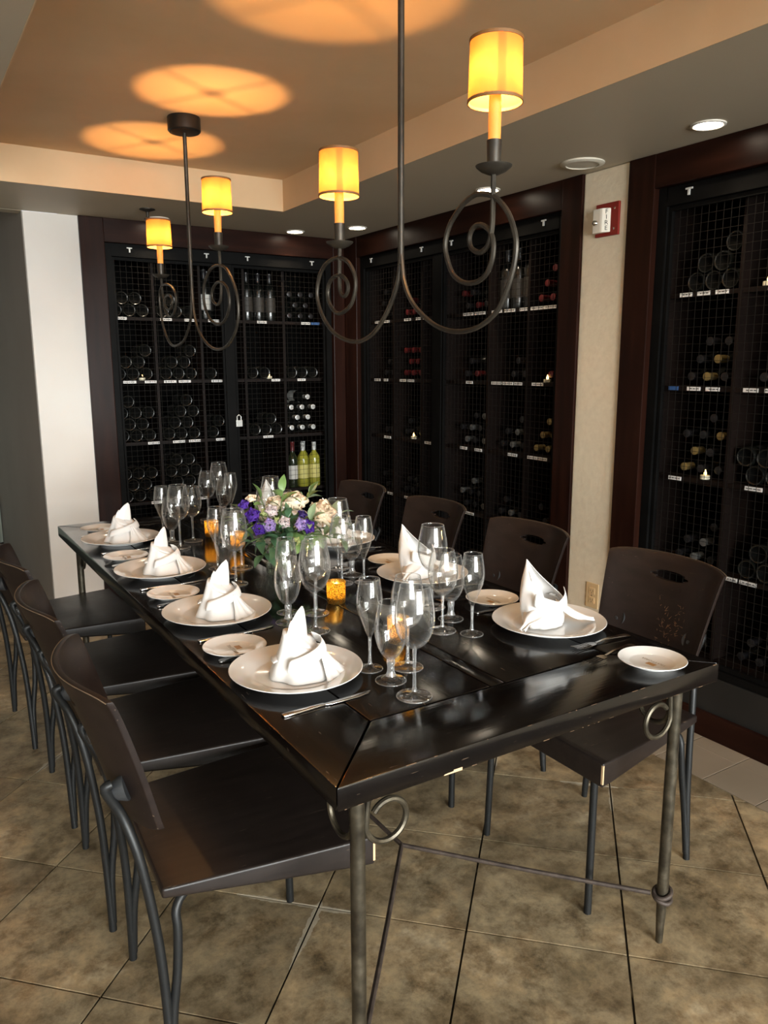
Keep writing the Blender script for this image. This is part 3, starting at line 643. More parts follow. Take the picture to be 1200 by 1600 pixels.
ol = empty('power_outlet', (2.612, 2.378, 0.425)); tag(ol, 'almond duplex power outlet low on the cream pier', 'power outlet')
MB().box((-0.005, -0.036, -0.058), (0, 0.036, 0.058)).build('cover_plate', 'almond', ol, bevel=0.002)
for z in (0.021, -0.021):
    f = MB().box((-0.007, -0.017, -0.0145), (-0.004, 0.017, 0.0145)).build('receptacle', 'almond', ol, bevel=0.0015, loc=(0, 0, z))
    MB().box((-0.0076, -0.008, -0.002), (-0.0066, -0.006, 0.007)).box((-0.0076, 0.006, -0.002), (-0.0066, 0.008, 0.006)).box((-0.0076, -0.002, -0.010), (-0.0066, 0.002, -0.006)).build('slots', 'almond_dark', f)
MB().lathe([(0.003, 0), (0.003, 0.001), (0.0005, 0.0015)], 8).build('screw', 'chrome', ol, loc=(-0.005, 0, 0), rot=(0, -PI/2, 0))

sp = empty('ceiling_speaker', (2.464, 2.408, ZS)); tag(sp, 'round white ceiling speaker grille above the cream pier', 'speaker')
MB().lathe([(0.088, 0.001), (0.088, -0.004), (0.080, -0.008), (0.066, -0.009), (0.066, -0.004)], 32).build('rim', 'trim_white', sp, smooth='auto')
MB().lathe([(0.0655, -0.005), (0.03, -0.0065), (0.001, -0.007)], 32).build('grille', 'trim_white', sp, smooth=True)

CANS = [((2.447, 1.817), 'beside the right-hand cabinet'), ((2.454, 2.991), 'above the corner cabinet near the pier'), ((2.446, 4.187), 'near the room corner, over the corner cabinet'), ((2.19, 4.50), 'over the right half of back wall cabinet'), ((1.355, 4.50), 'over the left half of back wall cabinet')]
for (x, y), where in CANS:
    r = empty('recessed_light', (x, y, ZS)); tag(r, 'small round recessed downlight ' + where, 'ceiling light', 'recessed downlights')
    MB().lathe([(0.058, 0.001), (0.058, -0.003), (0.050, -0.005), (0.047, -0.003), (0.045, 0.0)], 28).build('trim_ring', 'can_white', r, smooth='auto')
    MB().lathe([(0.045, -0.001), (0.001, -0.0012)], 28).build('lens', 'can_glow', r)
    l = bpy.data.lights.new('downlight', 'SPOT'); l.energy = 9; l.spot_size = math.radians(115); l.spot_blend = 0.9; l.shadow_soft_size = 0.03; l.color = (1.0, 0.80, 0.56)
    lo = bpy.data.objects.new('downlight', l); COL.objects.link(lo); lo.parent = r; lo.location = (0, 0, -0.008)
spk = empty('sprinkler', (1.229, 4.268, ZS)); tag(spk, 'small dark sprinkler head on the soffit above the far lamp', 'sprinkler')
MB().lathe([(0.040, 0.001), (0.040, -0.003), (0.018, -0.010), (0.008, -0.014), (0.008, -0.040), (0.001, -0.040)], 20).build('escutcheon', 'iron', spk, smooth='auto')
MB().lathe([(0.001, -0.046), (0.018, -0.047), (0.018, -0.049), (0.001, -0.0495)], 14).tube([(0.007, 0, -0.036), (0.012, 0, -0.043), (0.004, 0, -0.048)], 0.002, 6).tube([(-0.007, 0, -0.036), (-0.012, 0, -0.043), (-0.004, 0, -0.048)], 0.002, 6).build('deflector', 'iron', spk)

# ------------------------------------------------------------------ chandeliers
NEAR_F = [(1.646,1.726),(1.64,1.688),(1.633,1.658),(1.609,1.618),(1.568,1.583),(1.503,1.549),(1.429,1.532),(1.35,1.537),(1.287,1.566),(1.257,1.604),(1.237,1.649),(1.23,1.688),(1.236,1.718),(1.258,1.759),(1.298,1.794),(1.346,1.809),(1.38,1.807),(1.415,1.792),(1.453,1.76),(1.467,1.723),(1.459,1.691),(1.439,1.658),(1.411,1.64),(1.379,1.632),(1.346,1.634),(1.319,1.648),(1.304,1.672),(1.3,1.7),(1.307,1.722),(1.322,1.738),(1.346,1.748),(1.367,1.745),(1.38,1.729),(1.377,1.709),(1.362,1.697),(1.342,1.692),(1.323,1.699),(1.311,1.715),(1.305,1.748),(1.305,1.798),(1.305,1.842)]
FAR_F = [(1.650,1.726),(1.651,1.701),(1.659,1.666),(1.674,1.637),(1.701,1.601),(1.738,1.566),(1.783,1.538),(1.836,1.523),(1.877,1.521),(1.934,1.529),(2.0,1.552),(2.053,1.591),(2.084,1.632),(2.092,1.669),(2.076,1.71),(2.04,1.739),(1.994,1.749),(1.95,1.748),(1.907,1.732),(1.877,1.702),(1.867,1.671),(1.878,1.639),(1.903,1.614),(1.954,1.6),(1.991,1.609),(2.02,1.635),(2.027,1.664),(2.012,1.691),(1.98,1.702),(1.944,1.7),(1.915,1.682),(1.909,1.661),(1.923,1.646),(1.942,1.647),(1.955,1.664),(1.957,1.693),(1.955,1.737),(1.953,1.776)]
NEAR_R = [(3.196,1.85),(3.197,1.78),(3.194,1.72),(3.181,1.657),(3.135,1.593),(3.047,1.543),(2.949,1.519),(2.852,1.525),(2.767,1.559),(2.719,1.605),(2.704,1.66),(2.72,1.719),(2.769,1.778),(2.829,1.814),(2.911,1.827),(2.986,1.814),(3.042,1.778),(3.062,1.737),(3.054,1.689),(3.009,1.64),(2.927,1.613),(2.852,1.62),(2.802,1.653),(2.788,1.693),(2.806,1.737),(2.862,1.762),(2.919,1.762),(2.965,1.738),(2.965,1.705),(2.918,1.685),(2.88,1.698),(2.868,1.735),(2.866,1.787),(2.870,1.851),(2.875,1.878)]
FAR_R = [(3.204,1.85),(3.206,1.78),(3.212,1.719),(3.231,1.646),(3.318,1.571),(3.4,1.548),(3.492,1.545),(3.57,1.581),(3.626,1.648),(3.651,1.726),(3.645,1.782),(3.605,1.81),(3.547,1.813),(3.474,1.799),(3.425,1.771),(3.413,1.738),(3.428,1.701),(3.469,1.676),(3.516,1.671),(3.561,1.687),(3.583,1.722),(3.567,1.754),(3.518,1.764),(3.474,1.748),(3.47,1.72),(3.511,1.701),(3.565,1.715),(3.596,1.759),(3.607,1.801),(3.609,1.845)]
XC = 1.085
def chandelier(y0, arms, label, zrod, cand):
    root = empty('chandelier', (XC, y0, ZT)); tag(root, label, 'chandelier', 'wrought iron chandeliers over the table'); O = Vector((XC, y0, ZT))
    MB().lathe([(0.001, 0.001), (0.062, 0.001), (0.064, -0.004), (0.064, -0.050), (0.058, -0.056), (0.012, -0.058), (0.001, -0.058)], 32).build('canopy', 'canopy_iron', root, smooth='auto')
    MB().tube([(0, 0, -0.056), (0, 0, zrod-ZT)], 0.0078, 12).build('rod', 'iron', root, smooth='auto')
    for pts in arms:
        p = spline([Vector((XC, y, z))-O for y, z in pts], 4)
        MB().tube(p, 0.0056, 8).build('scroll_arm', 'iron', root, smooth='auto')
        ye, ze = pts[-1]; c = Vector((XC, ye, ze-0.004))-O
        MB().lathe([(0.001, 0), (0.012, 0.001), (0.026, 0.007), (0.036, 0.015), (0.0375, 0.018), (0.033, 0.018), (0.016, 0.012), (0.001, 0.011)], 28, c).build('drip_pan', 'iron', root, smooth='auto')
        MB().lathe([(0.001, 0.012), (0.0135, 0.012), (0.0145, 0.04), (0.0155, 0.066), (0.001, 0.066)], 20, c).build('candle_cup', 'iron', root, smooth='auto')
        MB().lathe([(0.001, 0.066), (0.0125, 0.066), (0.0128, 0.10), (0.0122, 0.150), (0.0126, 0.159), (0.001, 0.159)], 20, c).build('candle_sleeve', 'wax_candle', root, smooth='auto')
        sh = MB(); R0, R1, z0, z1 = 0.0545, 0.0520, 0.138, 0.250
        n = 40
        for k in range(n):
            a0, a1 = 2*PI*k/n, 2*PI*(k+1)/n
            q = [(R0, a0, z0), (R0, a1, z0), (R1, a1, z1), (R1, a0, z1)]
            sh.add([(r*math.cos(a)+c[0], r*math.sin(a)+c[1], z+c[2]) for r, a, z in q], [(0, 1, 2, 3)], 1 if k in (26, 27) and cand else 0)
        s = sh.build('lamp_shade', ['parchment', 'parchment_seam'], root, smooth=True)
        for rr_, zz in ((R0, z0), (R1, z1)):
            MB().lathe([(rr_-0.0008, zz-0.003), (rr_+0.0016, zz-0.003), (rr_+0.0016, zz+0.003), (rr_-0.0008, zz+0.003), (rr_-0.0008, zz-0.003)], 40, c).build('shade_trim', 'shade_trim', s)
        sw = MB()
        for k in range(4):
            a = PI/4*0.7+k*PI/2; sw.tube([(c[0], c[1], c[2]+z1-0.012), (c[0]+R1*math.cos(a), c[1]+R1*math.sin(a), c[2]+z1-0.002)], 0.0011, 5)
        sw.lathe([(0.003, z1-0.013), (0.0055, z1-0.013), (0.0055, z1-0.011), (0.003, z1-0.011), (0.003, z1-0.013)], 12, c)
        sw.build('shade_spider', 'canopy_iron', s)
        MB().lathe([(0.001, 0.160), (0.006, 0.161), (0.0085, 0.166), (0.006, 0.173), (0.001, 0.177)], 12, c).build('bulb', 'bulb', root, smooth=True)
        l = bpy.data.lights.new('bulb_light', 'POINT'); l.energy = 5.4; l.shadow_soft_size = 0.006; l.color = (1.0, 0.52, 0.18)
        lo = bpy.data.objects.new('bulb_light', l); COL.objects.link(lo); lo.parent = root; lo.location = (c[0], c[1], c[2]+0.184)
    return root
chandelier(1.648, (NEAR_F, FAR_F), 'wrought iron chandelier nearer the camera, two scrolled arms with orange shades', 1.70, True)
chandelier(3.200, (NEAR_R, FAR_R), 'wrought iron chandelier farther back, nearer the white wall, two orange shades', 1.82, False)

# ------------------------------------------------------------------ table
TXa, TXb, TYa, TYb, TZ = 0.568, 1.602, 1.056, 3.632, 0.760
TH = 0.046
tb = empty('dining_table', ((TXa+TXb)/2, (TYa+TYb)/2, 0)); tag(tb, 'long black lacquered wooden dining table on scrolled iron legs', 'table')
tl0 = Vector(tb.location)
def loc2(x, y): return (x-tl0.x, y-tl0.y)
bw = 0.187; bx_ = 0.177; g = 0.0016
ix0, ix1, iy0, iy1 = TXa+bx_, TXb-bx_, TYa+bw, TYb-bw
def board(poly, mat, z1=TZ, z0=TZ-TH, bev=0.004):
    cx = sum(p[0] for p in poly)/len(poly); cy = sum(p[1] for p in poly)/len(poly)
    return MB().prism([(x-cx, y-cy) for x, y in poly], z0, z1).build('board', mat, tb, bevel=bev, loc=(cx-tl0.x, cy-tl0.y, 0), smooth='auto')
board([(TXa, TYa), (TXb-0.0, TYa), (ix1-g, iy0-g), (ix0+g, iy0-g)], 'table_wood_x')
board([(TXb, TYb), (TXa, TYb), (ix0+g, iy1+g), (ix1-g, iy1+g)], 'table_wood_x')
board([(TXa, TYb-2*g), (TXa, TYa+2*g), (ix0-g, iy0+g), (ix0-g, iy1-g)], 'table_wood_y')
board([(TXb, TYa+2*g), (TXb, TYb-2*g), (ix1+g, iy1-g), (ix1+g, iy0+g)], 'table_wood_y')
xm0, xm1 = 1.058, 1.100
board([(ix0+g, iy0+g), (xm0-g, iy0+g), (xm0-g, iy1-g), (ix0+g, iy1-g)], 'table_wood_y', z0=TZ-0.03, bev=0.003)
board([(xm1+g, iy0+g), (ix1-g, iy0+g), (ix1-g, iy1-g), (xm1+g, iy1-g)], 'table_wood_y', z0=TZ-0.03, bev=0.003)
board([(xm0+g, iy0+g), (xm1-g, iy0+g), (xm1-g, iy1-g), (xm0+g, iy1-g)], 'table_wood_y', z0=TZ-0.03, bev=0.003)
MB().box((ix0-0.05-tl0.x, iy0-0.05-tl0.y, TZ-TH-0.004), (ix1+0.05-tl0.x, iy1+0.05-tl0.y, TZ-TH+0.012)).build('underframe', 'table_wood_y', tb)
# worn bare-wood nicks on the near edge
def nick(pts, th=0.0006, mat='worn_wood', parent=tb, name='worn_edge'):
    mb = MB(); n = len(pts); mb.add(pts, [tuple(range(n))]); return mb.build(name, mat, parent)
LX, LY = 0.072, 0.058
for ix, sx in ((0, 1), (1, -1)):
    for iy, sy in ((0, 1), (1, -1)):
        lx = (TXa+LX if ix == 0 else TXb-LX)-tl0.x; ly = (TYa+LY if iy == 0 else TYb-LY)-tl0.y
        lg = MB().tube([(lx, ly, TZ-TH), (lx, ly, 0.42), (lx, ly, 0.13), (lx, ly, 0.10), (lx, ly, 0.0)], [0.0140, 0.0145, 0.0140, 0.0125, 0.0085], 14).build('leg', 'table_iron', tb, smooth='auto')
        for (ux, uy) in ((sx, 0), (0, sy)):
            pts = []
            # curl: starts under the top beside the leg, runs down, out and round
            for k in range(27):
                t = k/26; a = PI*1.02+t*PI*1.78; rad = 0.047*(1-0.22*t)
                h_ = 0.065+rad*math.cos(a); z = 0.628+rad*math.sin(a)*1.0
                pts.append((lx+ux*h_, ly+uy*h_, z))
            pts = [(lx+ux*0.030, ly+uy*0.030, TZ-TH+0.002), (lx+ux*0.0215, ly+uy*0.0215, 0.668)]+pts
            MB().tube(spline(pts, 2), 0.0062, 8).build('leg_scroll', 'table_iron', tb, smooth='auto')
        # twisted ring that ties the stretcher to the leg
        rg = MB()
        for dz, ph in ((0.130, 0.0), (0.142, 1.6)):
            rg.tube([(lx+0.0205*math.cos(a), ly+0.0205*math.sin(a), dz+0.007*math.sin(a+ph)) for a in [2*PI*k/18 for k in range(18)]], 0.0062, 7, closed=True)
        rg.build('stretcher_knot', 'stretcher_iron', tb, smooth=True)
        jy = (TYa+0.585 if iy == 0 else TYb-0.585)-tl0.y
        MB().tube(spline([(lx+sx*0.02, ly+sy*0.02, 0.136), (lx*0.5+sx*0.003, (ly+jy)/2, 0.134), (0, jy, 0.136)], 6), 0.0062, 8).build('stretcher', 'stretcher_iron', tb, smooth='auto')
MB().tube([(0, TYa+0.585-tl0.y, 0.136), (0, TYb-0.585-tl0.y, 0.136)], 0.0062, 8).build('stretcher', 'stretcher_iron', tb, smooth='auto')
MB().prism([(-0.018, 0), (0.022, -0.0008), (0.018, 0.0008), (-0.02, 0.001)], 0, 0.006).build('worn_edge', 'worn_wood', tb, loc=(0.812-tl0.x, TYa+0.0006, TZ-TH+0.001) if False else (0.812-tl0.x, TYa+0.0004-tl0.y, TZ-TH+0.0005))

# many small chips along the table's arrises
g4 = random.Random(3); nk = MB()
for k in range(60):
    l = 0.002+0.016*g4.random()**2.2; w_ = g4.uniform(0.0004, 0.0012)
    if g4.random() < 0.55:
        x = g4.uniform(TXa+0.01, TXb-0.02); zz = TZ-0.0012 if g4.random() < 0.45 else TZ-TH+0.0012
        nk.box((x-tl0.x, TYa-0.0004+(0.0012 if zz > 0.74 else 0.0012)-tl0.y, zz-w_/2), (x+l-tl0.x, TYa+0.003-tl0.y, zz+w_/2))
    else:
        y = TYa+(g4.random()**1.6)*(TYb-TYa-0.04); zz = TZ-0.0012
        nk.box((TXa+0.0008-tl0.x, y-tl0.y, zz-w_/2), (TXa+0.003-tl0.x, y+l-tl0.y, zz+w_/2))
tag(nk.build('worn_nicks', 'nick_wood', tb), kind='stuff')
# ------------------------------------------------------------------ chairs
def make_chair():
    root = empty('dining_chair')
    # seat: flat plywood with skirts that deepen to the front
    fh, bh, xf, xb, z = 0.258, 0.205, 0.222, -0.222, 0.460
    n = 8; vs = []; fs = []
    mb = MB()
    prof = [(xb, bh), (xb+0.03, bh+0.004), (0.0, 0.232), (xf-0.04, fh-0.006), (xf, fh-0.004)]
    top = [(x, -y) for x, y in prof]+[(x, y) for x, y in reversed(prof)]
    zb = lambda x: 0.438-0.046*((x-xb)/(xf-xb))
    k = len(top)
    mb.add([(x, y, z) for x, y in top]+[(x, y, zb(x)) for x, y in top], [tuple(range(k)), tuple(range(2*k-1, k-1, -1))]+[(i, k+i, k+(i+1) % k, (i+1) % k) for i in range(k)])
    mb.build('seat', 'chair_wood', root, bevel=0.006, seg=3, smooth='auto')
    # backrest: bent plywood shell with a hand slot
    zt, zb_, th = 0.875, 0.560, 0.0065
    def P(u, v, off):            # u -1..1, v 0..1
        hw = 0.178+0.032*v
        y = u*hw
        x = -0.203-0.064*v-0.020*v*v-0.064*(1-u*u)*(0.8+0.2*v)+off
        zz = zb_+(zt-zb_)*v-0.010*(u**8)*(1 if v > 0.5 else -1)*(abs(2*v-1)**6)
        return (x, y, zz)
    # grid with the slot cut out: columns and rows chosen so that slot borders fall on grid lines
    us = [-1+2*i/24 for i in range(25)]; vsl = [0, .08, .16, .24, .32, .4, .48, .56, .64, .70, .755, .783, .817, .845, .88, .92, .96, 1.0]
    def inslot(u, v): return (abs(u) < 0.25 and 0.755 < v < 0.845) or (abs(u) < 0.334 and 0.783 < v < 0.817)
    bm = MB(); idx = {}; V = []; F = []
    for side, off in ((0, 0.0), (1, -2*th)):
        for j, v in enumerate(vsl):
            for i, u in enumerate(us):
                uu2, vv = u, v
                if abs(abs(u)-0.25) < 0.02 and abs(abs(v-0.80)-0.045) < 0.01: vv = 0.80+(v-0.80)*0.70
                if abs(abs(u)-0.25) < 0.02 and abs(abs(v-0.80)-0.017) < 0.005: vv = 0.80+(v-0.80)*0.8
                if abs(abs(u)-0.3333) < 0.02 and abs(abs(v-0.80)-0.017) < 0.005: vv = 0.80+(v-0.80)*0.5
                if abs(abs(u)-0.1667) < 0.02 and abs(abs(v-0.80)-0.045) < 0.01: vv = 0.80+(v-0.80)*0.90
                idx[side, i, j] = len(V); V.append(P(uu2, vv, off))
    def hole(i, j): return 0 <= i < 24 and 0 <= j < len(vsl)-1 and inslot((us[i]+us[i+1])/2, (vsl[j]+vsl[j+1])/2)
    ne, me_ = 24, len(vsl)-1
    for j in range(me_):
        for i in range(ne):
            if hole(i, j): continue
            F.append((idx[0,i,j], idx[0,i+1,j], idx[0,i+1,j+1], idx[0,i,j+1])); F.append((idx[1,i,j], idx[1,i,j+1], idx[1,i+1,j+1], idx[1,i+1,j]))
            for di, dj, e in ((-1,0,((i,j+1),(i,j))), (1,0,((i+1,j),(i+1,j+1))), (0,-1,((i,j),(i+1,j))), (0,1,((i+1,j+1),(i,j+1)))):
                ni, nj = i+di, j+dj
                if not (0 <= ni < ne and 0 <= nj < me_) or hole(ni, nj):
                    a, b2 = e; F.append((idx[0,a[0],a[1]], idx[1,a[0],a[1]], idx[1,b2[0],b2[1]], idx[0,b2[0],b2[1]]))
    bm.add(V, F); back = bm.build('backrest', 'back_wood', root, bevel=0.0018, seg=2, smooth='auto')
    # rubbed pale line along the shell's rim
    rim = MB()
    rim.tube([Vector(P(u, 1.0, -2*th+0.0002))+Vector((-0.0002, 0, -0.0008)) for u in us], 0.0011, 5)
    rim.build('rubbed_rim', 'rim_wear', back)
    for s in (-1, 1):
        # conical rubber mount behind the shell
        c = Vector(P(0.72*s, 0.30, -2*th)); kn = MB().lathe([(0.001, 0.0), (0.027, 0.0), (0.0265, 0.004), (0.016, 0.030), (0.013, 0.036), (0.001, 0.037)], 20)
        kn.build('back_mount', 'rubber', root, smooth='auto', loc=c+Vector((0.001, 0, 0)), rot=(0, -PI/2-0.25, 0.28*s if s < 0 else 0.28*s))
        MB().lathe([(0.0065, 0), (0.006, 0.0016), (0.001, 0.0022)], 12).build('screw_cap', 'rubber', root, loc=Vector(P(0.72*s, 0.30, 0.0)), rot=(0, PI/2, 0))
        leg = MB(); k0 = c+Vector((-0.040, 0.010*s, 0.008))
        leg.tube(spline([k0+Vector((0.012, 0, 0.010)), k0, (-0.276, 0.140*s, 0.600), (-0.256, 0.160*s, 0.530), (-0.243, 0.171*s, 0.451), (-0.233, 0.178*s, 0.366), (-0.227, 0.184*s, 0.294), (-0.223, 0.190*s, 0.192), (-0.220, 0.205*s, 0.0)], 4), 0.0100, 10)
        leg.tube(spline([(-0.02, 0.10*s, 0.412), (-0.10, 0.13*s, 0.412), (-0.165, 0.160*s, 0.410), (-0.190, 0.174*s, 0.385), (-0.191, 0.182*s, 0.345), (-0.197, 0.187*s, 0.26), (-0.212, 0.192*s, 0.150), (-0.218, 0.203*s, 0.02)], 4), 0.0095, 10)
        leg.build('leg', 'chair_tube', root, smooth='auto')
        MB().tube([(0.196, 0.205*s, 0.400), (0.200, 0.208*s, 0.2), (0.205, 0.212*s, 0.0)], 0.0105, 10).build('leg', 'chair_tube', root, smooth='auto')
    MB().tube([(-0.02, -0.10, 0.412), (-0.02, 0.10, 0.412)], 0.0095, 8).tube([(-0.02, 0.0, 0.412), (0.19, 0.0, 0.404)], 0.0095, 8).tube([(0.19, -0.20, 0.400), (0.19, 0.20, 0.400)], 0.0095, 8).build('under_frame', 'chair_tube', root, smooth='auto')
    return root
plain('rim_wear', (0.16, 0.11, 0.065), 0.6)
chair0 = make_chair()
CH = [((0.58, 1.562), -3, 'dark plywood chair nearest the camera on left side of the table'),
      ((0.58, 2.105), -2, 'second dark plywood chair from the camera on left side of the table'),
      ((0.58, 2.655), 0, 'third dark plywood chair from the camera on left side of the table'),
      ((0.545, 3.300), 3, 'farthest dark plywood chair on left side of the table, by the white wall'),
      ((1.660, 1.500), 180, 'dark plywood chair with scuffed back on right side, in front of the right-hand cabinet'),
      ((1.660, 2.110), 180, 'dark plywood chair on right side of the table, just left of the cream pier'),
      ((1.665, 2.700), 180, 'third dark plywood chair from the camera on right side of the table'),
      ((1.650, 3.300), 180, 'farthest dark plywood chair on right side of the table, behind the flowers')]
chairs = []
for i, ((x, y), a, lab) in enumerate(CH):
    o = chair0 if i == 0 else copy_tree(chair0)
    o.location = (x, y, 0); o.rotation_euler = (0, 0, math.radians(a)); tag(o, lab, 'chair', 'dining chairs around the table'); chairs.append(o)
# bare wood where corners have worn through
def sliver(chair, sgn, name='worn_corner'):
    x, y = 0.2215, sgn*0.2535
    MB().prism([(0.0008, sgn*0.0012), (-0.004, sgn*0.0008), (-0.0035, -sgn*0.003), (0.0006, -sgn*0.005)], 0, 0.052).build(name, 'worn_wood', chair, loc=(x, y, 0.402))
sliver(chairs[4], 1); sliver(chairs[0], -1)
# scuffs on the near right backrest
sc = MB(); g2 = random.Random(5)
bk = [c for c in chairs[4].children if c.name.startswith('backrest')][0]
def PB(u, v, off=0.0):
    hw = 0.178+0.032*v
    return Vector((-0.203-0.064*v-0.020*v*v-0.064*(1-u*u)*(0.8+0.2*v)+off, u*hw, 0.560+0.315*v))
for k in range(70):
    u = 0.22+g2.gauss(0, 0.16); v = 0.36+g2.gauss(0, 0.13); 
    if abs(u) > 0.9 or not 0.05 < v < 0.75: continue
    l = g2.uniform(0.002, 0.007); a = g2.uniform(0, PI); w_ = g2.uniform(0.0005, 0.0012)
    p = PB(u, v, 0.0005); d = Vector((0, math.cos(a), math.sin(a)))*l; e = Vector((0, -math.sin(a), math.cos(a)))*w_
    d.x = -0.36*d.z*0; pts = [p-d-e, p+d-e*0.3, p+d+e*0.3, p-d+e]
    for q in pts: q.x += 0
    sc.add([PB(q.y/(0.178+0.032*((q.z-0.56)/0.315)), (q.z-0.56)/0.315, 0.0006) for q in pts], [(0, 1, 2, 3)])
o = sc.build('scuff_marks', 'scuff', None) if 'scuff' in MAT else None
plain('scuff', (0.20, 0.12, 0.065), 0.7)
o = sc.build('scuff_marks', 'scuff', bk); tag(o, kind='stuff')

# ------------------------------------------------------------------ place settings
PZ = TZ
plate_prof = [(0.001, 0.003), (0.070, 0.003), (0.074, 0.0), (0.080, 0.0), (0.082, 0.004), (0.100, 0.009), (0.130, 0.0165), (0.1515, 0.0215), (0.1525, 0.0228), (0.1515, 0.0238), (0.130, 0.0195), (0.104, 0.0125), (0.098, 0.0085), (0.092, 0.0070), (0.001, 0.0065)]
plate_me = MB().lathe(plate_prof, 56).mesh('dinner_plate', 'ceramic', smooth='auto')
side_prof = [(0.001, 0.002), (0.040, 0.002), (0.043, 0.0), (0.048, 0.0), (0.050, 0.003), (0.062, 0.0085), (0.0775, 0.0135), (0.0790, 0.0150), (0.0780, 0.0162), (0.066, 0.0118), (0.054, 0.0060), (0.050, 0.0045), (0.001, 0.0042)]
side_me = MB().lathe(side_prof, 44).mesh('dish', 'ceramic', smooth='auto')
word_me = text_mesh('lettering', 'TRATTORIA', 0.0125, 'print_grey', 0.00015)
logo_me = MB().box((-0.0115, -0.007, 0), (0.0115, 0.007, 0.0004)).mesh('logo', 'print_brown')
# glasses
def glass(kind):
    if kind == 'wine': rf, zs, pr = 0.0385, 0.108, [(0.0045, 0.0), (0.016, 0.006), (0.030, 0.020), (0.0405, 0.045), (0.0430, 0.066), (0.0415, 0.090), (0.0365, 0.118), (0.0325, 0.138)]; st = 0.0040
    elif kind == 'wine2': rf, zs, pr = 0.0365, 0.098, [(0.0045, 0.0), (0.015, 0.006), (0.028, 0.020), (0.0375, 0.044), (0.0395, 0.062), (0.0380, 0.084), (0.0330, 0.108), (0.0295, 0.124)]; st = 0.0040
    elif kind == 'goblet': rf, zs, pr = 0.0350, 0.052, [(0.0085, 0.0), (0.019, 0.010), (0.029, 0.028), (0.0355, 0.052), (0.0365, 0.072), (0.0340, 0.098), (0.0290, 0.122), (0.0268, 0.132)]; st = 0.0085
    else: rf, zs, pr = 0.0300, 0.078, [(0.0040, 0.0), (0.010, 0.014), (0.019, 0.038), (0.0275, 0.062), (0.0308, 0.082), (0.0295, 0.104), (0.0262, 0.126), (0.0242, 0.140)]; st = 0.0038
    pr = [(p[0], p[1]) for p in [Vector((a, b2, 0)) for a, b2 in pr]]
    pr = [(p.x, p.y) for p in spline([Vector((a, b2, 0)) for a, b2 in pr], 3)]
    w_ = 0.0009
    outer = [(r, zs+z) for r, z in pr]; inner = [(max(r-w_*(1.6 if z < 0.02 else 1), 0.0006), zs+z+(0.003 if z < 0.015 else 0.0)) for r, z in pr]
    tip = [(outer[-1][0]-w_/2, outer[-1][1]+w_*0.6)]
    root = empty(kind+'_glass')
    MB().lathe(outer+tip+inner[::-1], 32).build('bowl', 'bowl_glass', root, smooth=True)
    foot = [(0.0006, 0.0), (rf*0.96, 0.0), (rf, 0.0012), (rf*0.97, 0.0024), (rf*0.6, 0.0040), (st*2.6, 0.0065), (st*1.45, 0.0125), (0.0006, 0.0125)]
    MB().lathe(foot, 32).build('foot', 'foot_glass', root, smooth='auto')
    MB().tube([(rf*0.985*math.cos(a), rf*0.985*math.sin(a), 0.0014) for a in [2*PI*k/40 for k in range(40)]], 0.0010, 6, closed=True).build('foot_rim', 'stem_glass', root, smooth=True)
    MB().tube([((outer[-1][0]-w_/2)*math.cos(a), (outer[-1][0]-w_/2)*math.sin(a), outer[-1][1]+0.0004) for a in [2*PI*k/40 for k in range(40)]], 0.0006, 6, closed=True).build('bowl_rim', 'stem_glass', root, smooth=True)
    zt = zs+0.0005
    if kind == 'goblet': sp_ = [(0.0006, 0.0128), (st*1.42, 0.0128), (st*1.0, 0.022), (st*0.92, 0.034), (st*1.12, 0.046), (pr[0][0]*1.0, zt), (0.0006, zt)]
    else: sp_ = [(0.0006, 0.0128), (st*1.42, 0.0128), (st*0.98, 0.022), (st*0.82, zs*0.55), (st*0.95, zs-0.014), (pr[0][0], zt), (0.0006, zt)]
    MB().lathe(sp_, 20).build('stem', 'stem_glass', root, smooth='auto')
    return root
GL = {k: glass(k) for k in ('wine', 'wine2', 'goblet', 'flute')}
GNAME = {'wine': 'wine_glass', 'wine2': 'wine_glass', 'goblet': 'water_goblet', 'flute': 'champagne_flute'}
GLAB = {'wine': 'large clear wine glass', 'wine2': 'smaller clear wine glass', 'goblet': 'short-stemmed clear water goblet', 'flute': 'slim clear champagne flute'}
GCAT = {'wine': 'wine glass', 'wine2': 'wine glass', 'goblet': 'goblet', 'flute': 'flute'}
GRP = {'wine': 'large wine glasses', 'wine2': 'small wine glasses', 'goblet': 'water goblets', 'flute': 'champagne flutes'}
gused = set()
def place_glass(kind, x, y, where):
    o = GL[kind] if kind not in gused else copy_tree(GL[kind]); gused.add(kind)
    o.name = GNAME[kind]; o.location = (x, y, PZ+0.0003); o.rotation_euler = (0, 0, rnd.uniform(0, 6))
    tag(o, '%s %s' % (GLAB[kind], where), GCAT[kind], GRP[kind])
